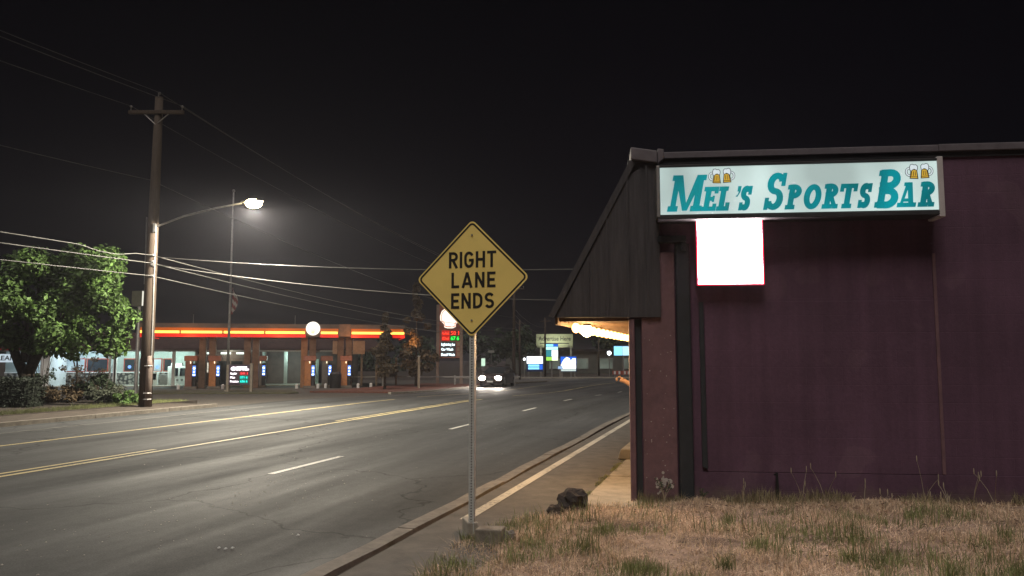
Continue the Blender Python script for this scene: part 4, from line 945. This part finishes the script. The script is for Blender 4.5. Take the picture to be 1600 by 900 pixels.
q = MB(); q.stroke([(x*.88,5.35+(z-5.37)*.88) for x,z in shell], .05, -.166, -.161, closed=True); q.build('emblem_line', emit('shell_red', (1,.15,.05), .8), sh_)
for z, a, b_, m_ in ((3.98,'Unl','50 1',emit('led_red2',(1,.05,.02),1.1)),(3.56,'Dsl','67 6',emit('led_green',(.02,1,.08),.9))):
    MB().box(-.66,-.02,-.13,-.121,z-.06,z+.34).build('grade_panel', emit('panel_red2', (.9,.02,.01), .28), ts); MB().box(.02,.80,-.13,-.121,z-.06,z+.34).build('digit_panel', emit('pr3',(.35,.01,.01),.2) if z > 3.8 else emit('pg3',(0,.16,.01),.3), ts)
    text('digits', b_, .40, m_, ts, .08, -.135, z, .66, .008)
    text('lettering', a, .30, emit('led_red2',(1,.05,.02),1.1), ts, -.58, -.135, z+.02, .5, .006)
MB().box(-.74,.48,-.128,-.121,2.2,3.42).build('service_panel', mat('panel_grey', (.07,.075,.085), .5, .1, 3), ts)
for z, w in ((3.12,'Lightning Lu'),(2.72,'Car Wash'),(2.30,'Detail Wash')): text('lettering', w, .27, emit('led_ice', (.75,.95,1), 1.3), ts, -.68, -.131, z, 1.08 if 'Car' not in w else .95, .010)
for z in (3.12,2.72,2.32): MB().box(.58,.80,-.128,-.121,z-.04,z+.26).build('side_plate', mat('plate_tan', (.32,.22,.15), .6, .1, 5), ts)
# rail fence and posts by the mulch bed
rf = thing('rail_fence', 'low single-rail fence behind the mulch bed', 'fence', (-12.4,58,zg(58)), .03)
MB().box(0,13,-.03,.03,.62,.72).build('rail', METAL, rf)
for x in (.3,2.7,5.4,8.1,10.6,12.6): MB().box(x-.06,x+.06,-.05,.05,-.1,.78).build('post', METAL, rf)
for x, y, h, lb in ((-11.1,57,2.6,'tall slim post left of the columnar tree'),(-8.55,57,2.0,'slim post standing left of the conical tree'),(-6.15,51,2.1,'slim post just left of the tall price pylon'),(-10.0,57,1.7,'shorter slim post beside the columnar tree')):
    t = thing('sign_post', lb, 'post', (x,y,zg(y)+.05)); MB().box(-.07,.07,-.07,.07,0,h).build('post', mat('post_tan', (.26,.20,.14), .6, .15, 4), t, bevel=.01); MB().box(-.09,.09,-.09,.09,h,h+.06).build('cap', METAL, t)
# stop sign seen from the back, cabinet sign by the pole
t = thing('stop_sign', 'back of an octagonal stop sign under the big tree crown', 'road sign', (-17.2,33,.0), .15)
MB().disc(0,2.12,.38,-.01,.0,8,1,PI/8).build('panel', mat('sign_back', (.20,.19,.17), .5, .15, 4, metal=.3), t); MB().box(-.03,.03,.0,.05,-.2,2.45).build('post', METAL, t)
t = thing('cabinet_sign', 'small box sign on a post behind the utility pole', 'sign', (-19.45,40,zg(40)), -.35)
MB().box(-.38,.30,-.16,.16,4.58,5.38).build('box', mat('sign_olive', (.10,.10,.07), .5, .2, 3), t, bevel=.02); MB().box(.302,.325,-.14,.14,4.60,5.36).build('lit_face', emit('sign_edge', (.9,.88,.75), .5), t); MB().cyl((0,0,-.2),(0,0,4.58),.09,.08,10).build('post', METAL, t)

# ------------------------------------------------------------------ vegetation
def leaves(clumps, n, size, seed):
    r = np.random.default_rng(seed); cl = np.array([(*c, q) for c, q in clumps]); w = cl[:,3]**2; w /= w.sum()
    idx = r.choice(len(cl), n, p=w); d = r.normal(size=(n,3)); d /= np.linalg.norm(d,axis=1)[:,None]
    rr = (r.random(n)**.45)[:,None]; p = cl[idx,:3]+d*rr*cl[idx,3:4]*np.array([1,1,.8])
    nrm = d*.7+r.normal(size=(n,3))*.6+np.array([0,0,.5]); nrm /= np.linalg.norm(nrm,axis=1)[:,None]
    a = np.cross(nrm, r.normal(size=(n,3))); a /= np.linalg.norm(a,axis=1)[:,None]; b = np.cross(nrm,a)
    s = (size*(.6+.8*r.random(n)))[:,None]
    v = np.stack([p-a*s, p+b*s*.55+nrm*s*.15, p+a*s, p-b*s*.55+nrm*s*.15],1).reshape(-1,3)
    m = MB(); m.v = [tuple(q) for q in v.tolist()]; m.f = [(4*i,4*i+1,4*i+2,4*i+3) for i in range(n)]; return m
def tree(name, label, loc, trunk, limbs, clumps, n, size, leafmat, seed, group=None):
    t = thing(name, label, 'tree', loc, 0, group)
    MB().tube(trunk[0], trunk[1], 9).build('trunk', BARK, t, smooth=True)
    for l in limbs: MB().tube(l[0], l[1], 6).build('limb', BARK, t, smooth=True)
    leaves(clumps, n, size, seed).build('crown', leafmat, t); return t
r = random.Random(3); cl = []; lim = []
for k in range(58):
    a = r.uniform(0,2*PI); e = r.uniform(-.35,1); rr = r.uniform(.45,1)
    c = (1.2+2.55*math.cos(a)*math.cos(e)*rr, 2.2*math.sin(a)*math.cos(e)*rr, 3.65+2.1*math.sin(e)*rr)
    if c[2] < 2.0: continue
    cl.append((c, r.uniform(.26,.74)))
    if k % 4 == 0: lim.append(([(.3*(c[0]>1)-.1,0,1.5),(c[0]*.4,c[1]*.4,2.5),(c[0]*.8,c[1]*.8,c[2]-.2)], [.10,.06,.02]))
cl += [((r.uniform(-2.6,2.9), r.uniform(-1.7,1.2), r.uniform(1.95,2.7)), r.uniform(.4,.65)) for _ in range(20)]
cl += [((3.4,-.4,2.5),.6),((3.75,-.5,3.1),.55),((3.1,-.9,3.7),.6),((3.2,-.5,2.1),.5),((2.5,-1.2,4.6),.5)]
lim += [([(0,0,.9),(-.35,.05,1.5),(-.8,.1,2.4),(-1.0,.2,3.4)],[.20,.17,.13,.06]), ([(0,0,.9),(.28,-.05,1.5),(.7,0,2.4),(1.2,.1,3.6)],[.21,.18,.13,.06])]
tree('maple_tree', 'large leafy green tree with forked trunk left of the utility pole', (-17.6,28,.1), ([(0,0,-.2),(0,0,.4),(.02,0,1.05)],[.32,.27,.25]), lim, cl, 26000, .088, LEAF, 8)
def cone(h, w, z0, seed, n):
    r = random.Random(seed); o = []
    for k in range(n):
        q = r.random(); z = z0+(h-z0)*q; rad_ = w*(1-q)**.75*r.uniform(.3,1)*(.75+.5*math.sin(q*17+seed)); a = r.uniform(0,2*PI)
        o.append(((rad_*math.cos(a),rad_*math.sin(a),z), .16+.26*(1-q)*r.uniform(.6,1.2)))
    return o+[((0,0,h-.1),.16),((0,0,h-.35),.2)]
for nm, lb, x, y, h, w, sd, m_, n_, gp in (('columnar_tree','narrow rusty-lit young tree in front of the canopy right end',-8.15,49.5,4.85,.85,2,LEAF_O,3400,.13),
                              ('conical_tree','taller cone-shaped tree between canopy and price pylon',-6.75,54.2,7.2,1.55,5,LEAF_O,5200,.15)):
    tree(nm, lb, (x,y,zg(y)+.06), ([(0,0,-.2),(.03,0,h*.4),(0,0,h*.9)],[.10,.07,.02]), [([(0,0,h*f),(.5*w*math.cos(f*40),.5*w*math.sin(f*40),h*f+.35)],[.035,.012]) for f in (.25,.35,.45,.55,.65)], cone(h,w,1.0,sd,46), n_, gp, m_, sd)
fcl = [((r.gauss(0,1.5),r.gauss(0,1),r.uniform(2.6,6.4)),r.uniform(.5,1.0)) for _ in range(26)]
tree('street_tree', 'dim loose tree left of the billboard in the distance', (.1,99,zg(99)), ([(0,0,-.2),(.1,0,2.2),(0,0,4)],[.2,.16,.06]), [([(0,0,2.0),(-.9,0,3.6),(-1.3,0,4.8)],[.09,.06,.02]),([(0,0,2.2),(.9,.2,3.8),(1.2,.2,5.2)],[.09,.06,.02])], fcl, 3000, .20, LEAF_D, 31)
def bush(x, y, w, h, m_, n, size, seed, label, loose=False):
    r = random.Random(seed); t = thing('shrub', label, 'shrub', (x,y,.12)); c = []
    for k in range(22):
        a = r.uniform(0,2*PI); q = r.random()**.5; c.append(((w*q*math.cos(a), w*.7*q*math.sin(a), h*r.uniform(.12,.82)*(1-.3*q)), w*r.uniform(.16,.32)))
    leaves(c, n, size, seed).build('foliage', m_, t)
    for k in range(6 if loose else 3):
        a = r.uniform(0,6.3); MB().tube([(0,0,-.1),(w*.3*math.cos(a),w*.3*math.sin(a),h*.5),(w*.7*math.cos(a),w*.7*math.sin(a),h*1.05)], [.022,.014,.006], 5).build('stem', BARK, t)
bush(-15.75, 29.6, .75, 1.25, LEAF_D, 2600, .055, 3, 'spiky dark green shrub left of the utility pole')
bush(-14.55, 27.6, .80, .75, LEAF_G, 2600, .050, 4, 'rounded grey-green shrub in front of the spiky shrub')
bush(-13.35, 26.9, .45, .55, LEAF, 1500, .045, 5, 'small yellow-green shrub nearest the foot of the utility pole')
bush(-16.4, 27.9, .85, .70, LEAF_O, 2200, .055, 6, 'low brownish shrub in the middle of the planted bed')
bush(-17.9, 28.2, .70, .75, LEAF_D, 1800, .055, 7, 'low dark shrub under the big tree right of the hedge')
bush(-17.1, 30.8, .85, 2.2, LEAF_O, 900, .055, 8, 'tall sparse bare-stemmed shrub in front of the bright store', True)
bush(-18.6, 30.6, .6, 1.9, LEAF_D, 500, .05, 9, 'thin twiggy shrub right beside the big tree trunk', True)
hg = thing('hedge', 'dark clipped box hedge at the left edge under the tree', 'hedge', (-16.9,25.4,.1), .05)
cb = [((x,y,z),.24) for x in np.linspace(-1.1,1.15,9) for y in (-.35,0,.35) for z in np.linspace(.12,.85,4)]
leaves(cb, 7000, .05, 12).build('foliage', mat('hedge_leaf', (.018,.026,.016), .7, .3, 2, island=.4), hg)
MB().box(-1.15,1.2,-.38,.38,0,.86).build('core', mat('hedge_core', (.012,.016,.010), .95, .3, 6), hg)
for x in (-.9,0,.9): MB().cyl((x,0,-.1),(x,0,.4),.03,.02,6).build('stem', BARK, hg)
for x, y, h, lb in ((-17.75,31.5,2.15,'thin dark stake between tree trunk and sparse shrub'),(-16.05,31.2,2.2,'thin dark stake right of the sparse shrub')):
    t = thing('tree_stake', lb, 'stake', (x,y,.08)); MB().cyl((0,0,-.1),(0,0,h),.035,.03,7).build('stake', BLACK, t); MB().tube([(-.05,0,h-.15),(0,.06,h-.15),(.05,0,h-.15)], .012, 4).build('tie', RUBBER, t)
# verge grass along the left pavement
V = []; F = []
for k in range(9000):
    s_ = rng.uniform(12, 24.6); t_ = -19.6-abs(rng.normal())*.7-.02; x, y, z = RW(s_, t_, .11); h = rng.uniform(.03,.12); a = rng.uniform(0,6.3); o = len(V)
    V += [(x-.006,y,z),(x+.006,y,z),(x+math.cos(a)*h*.6,y+math.sin(a)*h*.6,z+h)]; F.append((o,o+1,o+2))
q = MB(); q.v = V; q.f = F; tag(q.build('bed_grass', GREENG), 'short grass along the front edge of the planted bed', 'grass', kind='stuff')

# dark belt of trees closing the view
dt = [((x+r.gauss(0,2), 150+abs(x+20)*.12+r.gauss(0,4), zg(150)+r.uniform(.5,5.5)), r.uniform(1.6,3.2)) for x in range(-190,75,2)]
tag(leaves(dt, 26000, .42, 77).build('distant_trees', LEAF_D), 'dark belt of distant trees along the horizon', 'trees', kind='stuff')
# ------------------------------------------------------------------ car with lit headlights
cz_ = zg(56); CP = mat('car_paint', (.035,.022,.020), .3, .1, 3, spec=.6)
car = thing('car', 'dark oncoming car with both headlights on behind the sign post', 'car', (-1.35,56,cz_), rad(-14))
prof = [(-.85,.30),(-.90,.62),(-.80,.86),(-.2,.98),(.75,1.02),(1.75,1.06),(3.2,1.0),(3.42,.82),(3.42,.32)]   # y runs back from the nose
def loft(secs, name, m_, par, bev=.0):
    q = MB(); n_ = len(secs[0])
    for s_ in secs: q.v += s_
    for i in range(len(secs)-1):
        for k in range(n_): q.f.append((i*n_+k,i*n_+(k+1)%n_,(i+1)*n_+(k+1)%n_,(i+1)*n_+k))
    q.f += [tuple(range(n_-1,-1,-1)), tuple(range((len(secs)-1)*n_,len(secs)*n_))]
    return q.build(name, m_, par, smooth=False, bevel=bev)
def sec(y, hw, z0, z1): return [(-hw,y,z0),(hw,y,z0),(hw*1.02,y,(z0+z1)*.55),(hw*.92,y,z1),(-hw*.92,y,z1),(-hw*1.02,y,(z0+z1)*.55)]
loft([sec(-.92,.62,.34,.60),sec(-.86,.78,.28,.74),sec(-.5,.86,.24,.86),(sec(.5,.89,.22,.97)),sec(2.6,.89,.22,1.0),sec(3.3,.84,.26,.96),sec(3.45,.72,.34,.70)], 'body', CP, car, .03)
loft([sec(.35,.78,.95,1.0),sec(1.0,.70,.95,1.42),sec(1.4,.68,.95,1.48),sec(2.3,.68,.95,1.45),sec(3.1,.74,.95,1.0)], 'cabin', GLASS, car, .03)
loft([sec(1.05,.62,1.45,1.47),sec(1.4,.64,1.46,1.51),sec(2.3,.63,1.44,1.48)], 'roof', CP, car)
HL = emit('headlight', (1,.84,.70), 60)
for sx in (-1,1):
    MB().ball((sx*.58,-.86,.63),(.25,.10,.16),12,8).build('headlight', HL, car, smooth=True)
    for y in (-.1,2.55):
        w_ = MB().cyl((sx*.70,y,.33),(sx*.91,y,.33),.33,.33,20).build('wheel', RUBBER, car); MB().cyl((sx*.90,y,.33),(sx*.925,y,.33),.20,.18,10).build('rim', METAL, w_)
    MB().box(sx*.95-.09,sx*.95+.09,.75,.90,1.0,1.14).build('mirror', CP, car, bevel=.03)
    lt = lamp('headlight_beam', 'SPOT', car, (sx*.58,-1.02,.63), 420, (1,.9,.78), spot_size=rad(75), spot_blend=.8, shadow_soft_size=.08); lt.rotation_euler = (rad(88),0,rad(180))
MB().box(-.36,.36,-.945,-.90,.48,.66).build('grille', BLACK, car); MB().box(-.22,.22,-.95,-.91,.34,.45).build('number_plate', WHITE, car)

# ------------------------------------------------------------------ distant signs
FZ = zg(100)
def pylon(name, label, x, y, w, z0, z1, rows, posts, frame):
    t = thing(name, label, 'sign', (x,y,zg(y)), 0); d = zg(y)
    MB().box(-w/2,w/2,-.15,.15,z0-d,z1-d).build('cabinet', frame, t, bevel=.03)
    for p_ in posts: MB().box(p_-.1,p_+.1,-.1,.1,-.2,z0-d).build('post', METAL, t)
    for (x0,x1,a,b_,m_) in rows: MB().box(x0,x1,-.19,-.151,a-d,b_-d).build('lit_panel', m_, t)
    return t
Wm = emit('far_white', (.95,.97,1), 1.1); Bm = emit('far_blue', (.02,.14,.80), .55); Cm = emit('far_cyan', (.25,.70,1), .8); Gm = emit('far_green', (.35,.75,.10), .6); Tm = emit('far_teal', (.05,.35,.42), .4); BF = mat('blue_frame', (.03,.06,.20), .5, .1, 3)
bb = thing('billboard', 'pale billboard reading Advertise Here above the distant signs', 'billboard', (5.8,105,zg(105)))
MB().box(-2.5,2.5,-.12,.12,4.15,5.75).build('panel', mat('billboard_face', (.34,.36,.24), .6, .08, 1), bb)
text('lettering', 'Advertise Here', .85, DARK, bb, -2.2, -.13, 4.85, 4.4, .012)
MB().box(-2.0,2.0,-.128,-.121,4.42,4.55).build('small_print_bar', DARK, bb)
MB().box(-2.4,2.5,-.3,.3,3.95,4.1).build('catwalk', mat('olive_steel', (.22,.23,.16), .6, .1, 3), bb); MB().box(2.1,2.35,-.15,.15,-.3,4.0).build('post', METAL, bb); MB().box(-2.0,-1.75,-.15,.15,-.3,4.0).build('post', METAL, bb)
for x in (-1.8,0,1.8): q = MB().tube([(x,-.2,4.1),(x,-1.0,3.98),(x,-1.1,4.1)], .03, 5); q.box(x-.15,x+.15,-1.2,-1.0,4.1,4.2); q.build('lamp_arm', METAL, bb)
lamp('billboard_light', 'AREA', bb, (0,-1.6,3.9), 55, (.95,1,.75), size=2.5).rotation_euler = (rad(115),0,0)
pylon('message_sign', 'white and blue lit message sign left of the thin pole', 2.9, 98, 2.15, .05, 2.0, [(-1.02,1.0,1.05,1.95,Wm),(-.85,.55,.66,.94,Cm),(-.85,.55,.32,.58,Cm),(.6,.98,.3,.95,Bm)], (-.8,.8), BF)
t = pylon('stacked_sign', 'upright lit sign with green and white panels under the billboard', 5.3, 103, 1.75, 1.35, 3.65, [(-.8,.2,3.3,3.6,Cm),(.22,.82,3.3,3.6,Bm),(-.8,.82,2.85,3.25,emit('far_mint',(.45,.9,.75),.8)),(-.8,-.02,1.95,2.8,Tm),(0,.82,1.95,2.8,Wm),(-.8,0,1.42,1.9,Gm),(.02,.82,1.42,1.9,emit('far_pale',(.85,.95,.6),.9))], (0,), BF)
t = pylon('blue_sign', 'square blue sign with white mountain shape on the far corner', 7.15, 98, 2.15, .0, 2.0, [(-.95,.95,.42,.95,Wm),(-.95,.95,.1,.36,emit('far_grey',(.6,.72,.7),.5))], (-.8,.8), BF)
MB().box(-.98,.98,-.155,-.151,1.0-FZ,1.92-FZ).build('lit_panel', Bm, t)
MB().xz([(-.9,1.03-FZ),(.95,1.03-FZ),(.92,1.7-FZ),(.55,1.72-FZ),(.3,1.4-FZ),(.12,1.75-FZ),(-.25,1.85-FZ),(-.55,1.6-FZ)], -.2, -.156).build('mountain_shape', Wm, t)
pylon('shop_sign', 'cyan lit shop sign beside the bar wall edge', 16.6, 115, 2.9, 2.1, 3.6, [(-1.4,-.2,2.15,3.5,Cm),(-.15,1.4,2.15,3.5,emit('far_cyan2',(.45,.8,1),.7)),], (0,), BF)
pylon('small_sign', 'little blue lit sign standing between the two larger far signs', 6.05, 97, .62, .35, .75, [(-.28,.28,.38,.72,emit('far_pale_blue',(.35,.55,.85),.5))], (0,), BF)
pylon('street_sign', 'small pale green lit sign above the car headlights', -3.05, 82, .45, .85, 1.75, [(-.2,.2,.9,1.7,emit('far_pg',(.6,.85,.65),.55))], (0,), METAL)
t = thing('street_name_sign', 'small wide sign on a thin post above the car', 'sign', (-2.15,80,zg(80))); MB().box(-.32,.32,-.03,.03,2.95,3.2).build('plate', mat('plate_pale', (.30,.30,.26), .5, .1, 3), t); MB().cyl((0,.05,-.2),(0,.05,3.2),.04,.04,6).build('post', METAL, t)
for x, y, h, lb in ((4.2,97.5,7.6,'dark thin pole in front of the billboard'),(12.6,112,6.2,'pale slim pole right of the billboard'),(.9,90,7.0,'thin pole left of the distant tree')):
    t = thing('utility_pole', lb, 'utility pole', (x,y,zg(y))); MB().cyl((0,0,-.3),(0,0,h),.14,.09,8).build('pole', WOOD, t, smooth=True); MB().box(-.7,.7,-.05,.05,h-.5,h-.4).build('crossarm', WOOD, t)
for k, (z, sg_) in enumerate(((7.0,.5),(6.4,.6),(5.6,.5))):
    lb = ('highest distant wire reaching the pole by the billboard','middle distant wire reaching the pole by the billboard','lowest distant wire reaching the pole by the billboard')[k]
    tag(MB().tube(cat((X2+.1,Y2,6.6-k*.5+Z2),(4.2,97.5,z-.2+zg(97)-.4),sg_,18), .022, 4).build('overhead_wire', CABLE), lb, 'wire')
for x, y, z, r_s, lb in ((14.0,111,3.2,.28,'bright round lot lamp left of the cyan shop sign'),(1.55,97,2.35,.14,'small white lot lamp left of the message sign'),(17.6,110,2.6,.16,'small lamp under the cyan shop sign')):
    t = thing('lot_lamp', lb, 'lamp', (x,y,zg(y))); MB().cyl((0,0,-.2),(0,0,z),.06,.05,8).build('post', METAL, t); MB().ball((0,0,z),r_s,12,8).build('globe', emit('lot_globe', (.9,.95,1), 5), t, smooth=True)
fb_ = thing('shop_building', 'dim low shop building behind the distant signs', 'building', (11,125,-.75))
MB().box(-12,22,0,10,0,3.6).build('wall', mat('far_wall', (.10,.10,.085), .8, .2, .6), fb_); MB().box(-12.3,22.3,-.3,10,3.6,3.95).build('roof', DARK, fb_)
for x in (-9,-5,-1,3,7,11,15): 
    w_ = MB().box(x,x+2.4,-.06,0,.7,2.5).build('window', METAL, fb_); MB().box(x+.1,x+2.3,-.09,-.062,.8,2.4).build('pane', emit('far_pane',(.5,.6,.5),.05,.9,.5) , w_)
rc = thing('barrier', 'red and white barrier board along the far kerb', 'barrier', (14.2,100,zg(100))); 
MB().box(-1.2,1.2,-.05,.05,.35,.85).build('board', mat('barrier_red', (.35,.08,.05), .6, .1, 3), rc)
for x in (-.9,-.3,.4,.9): MB().box(x-.12,x+.12,-.07,-.052,.40,.80).build('stripe', WHITE, rc)
for x in (-.9,.9): MB().box(x-.06,x+.06,-.04,.04,-.1,.35).build('leg', METAL, rc)

# ------------------------------------------------------------------ person half hidden beyond the bar's corner
pe = thing('person', 'bare forearm and hand of a person reaching out past the bar corner', 'person', (2.27,13.0,.065), 0)
def skin(name, pts, edges, m_, parent, sub=2):
    me = bpy.data.meshes.new(name); bm = bmesh.new(); L = bm.verts.layers.skin.verify(); vs = []
    for i, (p_, r2) in enumerate(pts):
        v = bm.verts.new(p_); v[L].radius = r2 if isinstance(r2, tuple) else (r2,r2); v[L].use_root = (i == 0); vs.append(v)
    for a, b2 in edges: bm.edges.new((vs[a],vs[b2]))
    bm.to_mesh(me); bm.free(); o = link(name, me, m_, parent)
    s_ = o.modifiers.new('skin','SKIN'); s_.use_smooth_shade = True; sb = o.modifiers.new('sub','SUBSURF'); sb.levels = sub; sb.render_levels = sub
    return o
SK = mat('skin', (.58,.38,.29), .5, .08, 6); CLOTH = mat('dark_shirt', (.04,.045,.06), .85, .2, 8); JEAN = mat('jeans', (.03,.045,.08), .85, .2, 10)
hx, hz = -.40, 1.262       # wrist in the person's frame (hand reaches left, out over the pavement)
P = [((0,0,.95),.13),((0,0,1.15),.125),((0,0,1.38),.13),((0,0,1.50),.06),((0,0,1.56),.055),((-.01,0,1.66),.095),((-.01,0,1.73),.08),
     ((-.02,.17,1.42),.06),((-.08,.22,1.15),.045),((-.14,.2,.92),.035),((-.16,.2,.84),.03),
     ((-.02,-.17,1.42),.06),((-.10,-.22,1.15),.056),((-.27,-.18,1.19),.050),((hx,-.12,hz),.036),((hx-.075,-.10,hz+.03),(.052,.040)),
     ((0,.09,.88),.09),((.0,.10,.50),.062),((.02,.10,.10),.045),((-.13,.10,.04),.04),
     ((0,-.09,.88),.09),((-.02,-.10,.50),.062),((.02,-.10,.10),.045),((-.13,-.10,.04),.04)]
Ed = [(0,1),(1,2),(2,3),(3,4),(4,5),(5,6),(2,7),(7,8),(8,9),(9,10),(2,11),(11,12),(12,13),(13,14),(14,15),(0,16),(16,17),(17,18),(18,19),(0,20),(20,21),(21,22),(22,23)]
body = skin('body', P, Ed, SK, pe)
pal = Vector((hx-.075,-.10,hz+.03))
for k in range(4):       # fingers curled loosely
    o2 = Vector((-.030,-.034+.022*k,.020-.008*k)); L_ = (.024,.028,.026,.020)[k]
    b0 = pal+o2; skin('finger', [(tuple(b0),.0125),(tuple(b0+Vector((-L_,0,.006))),.012),(tuple(b0+Vector((-L_*1.1,0,-.024))),.0115),(tuple(b0+Vector((-L_*.2,0,-.034))),.0105)], [(0,1),(1,2),(2,3)], SK, body, 1)
b0 = pal+Vector((.02,-.03,.02)); skin('thumb', [(tuple(b0),.011),(tuple(b0+Vector((-.025,-.012,.024))),.010),(tuple(b0+Vector((-.05,-.004,.020))),.0095)], [(0,1),(1,2)], SK, body, 1)
skin('shirt', [((0,0,.98),(.155,.15)),((0,0,1.2),.145),((0,0,1.40),.145),((0,0,1.47),.08),((-.02,.18,1.43),.075),((-.06,.22,1.24),.062),((-.02,-.18,1.43),.075),((-.07,-.215,1.26),.062)], [(0,1),(1,2),(2,3),(2,4),(4,5),(2,6),(6,7)], CLOTH, body)
skin('trousers', [((0,0,.98),.145),((0,.09,.86),.105),((0,.10,.5),.078),((.02,.10,.10),.062),((0,-.09,.86),.105),((-.02,-.10,.5),.078),((.02,-.10,.10),.062)], [(0,1),(1,2),(2,3),(0,4),(4,5),(5,6)], JEAN, body)
MB().ball((.0,0,1.74),(.105,.10,.10),14,9,jit=.15).build('hair', mat('dark_hair', (.02,.015,.012), .7, .3, 30), body, smooth=True)
f_ = MB().ball((-.105,0,1.66),(.022,.016,.022),8,6); f_.build('nose', SK, body, smooth=True)
for sy in (-1,1):
    MB().ball((-.092,sy*.034,1.69),(.012,.014,.010),8,6).build('eye', WHITE, body, smooth=True); MB().ball((0,sy*.098,1.68),(.025,.012,.034),8,6).build('ear', SK, body, smooth=True)
    MB().ball((-.10,sy*.10,.045),(.14,.055,.05),10,6).build('shoe', BLACK, body, smooth=True)
MB().box(-.104,-.092,-.025,.025,1.612,1.620).build('mouth', mat('lips', (.35,.13,.11), .5, .1, 5), body)

# ------------------------------------------------------------------ thin volume added to imitate glare around the lamps
hzm = bpy.data.materials.new('glare_haze'); hzm.use_nodes = True; N = hzm.node_tree.nodes; N.remove(N['Principled BSDF'])
pv = N.new('ShaderNodeVolumePrincipled'); pv.inputs['Color'].default_value = (.88,.88,1,1); pv.inputs['Density'].default_value = .0006; pv.inputs['Anisotropy'].default_value = .55
hzm.node_tree.links.new(pv.outputs[0], N['Material Output'].inputs['Volume'])
hz = MB().box(-605,605,-205,805,-2.0,12.2).build('glare_haze', hzm, kind='stuff'); tag(hz, 'thin even volume added to spread a glare around the lamps', 'glare_haze')
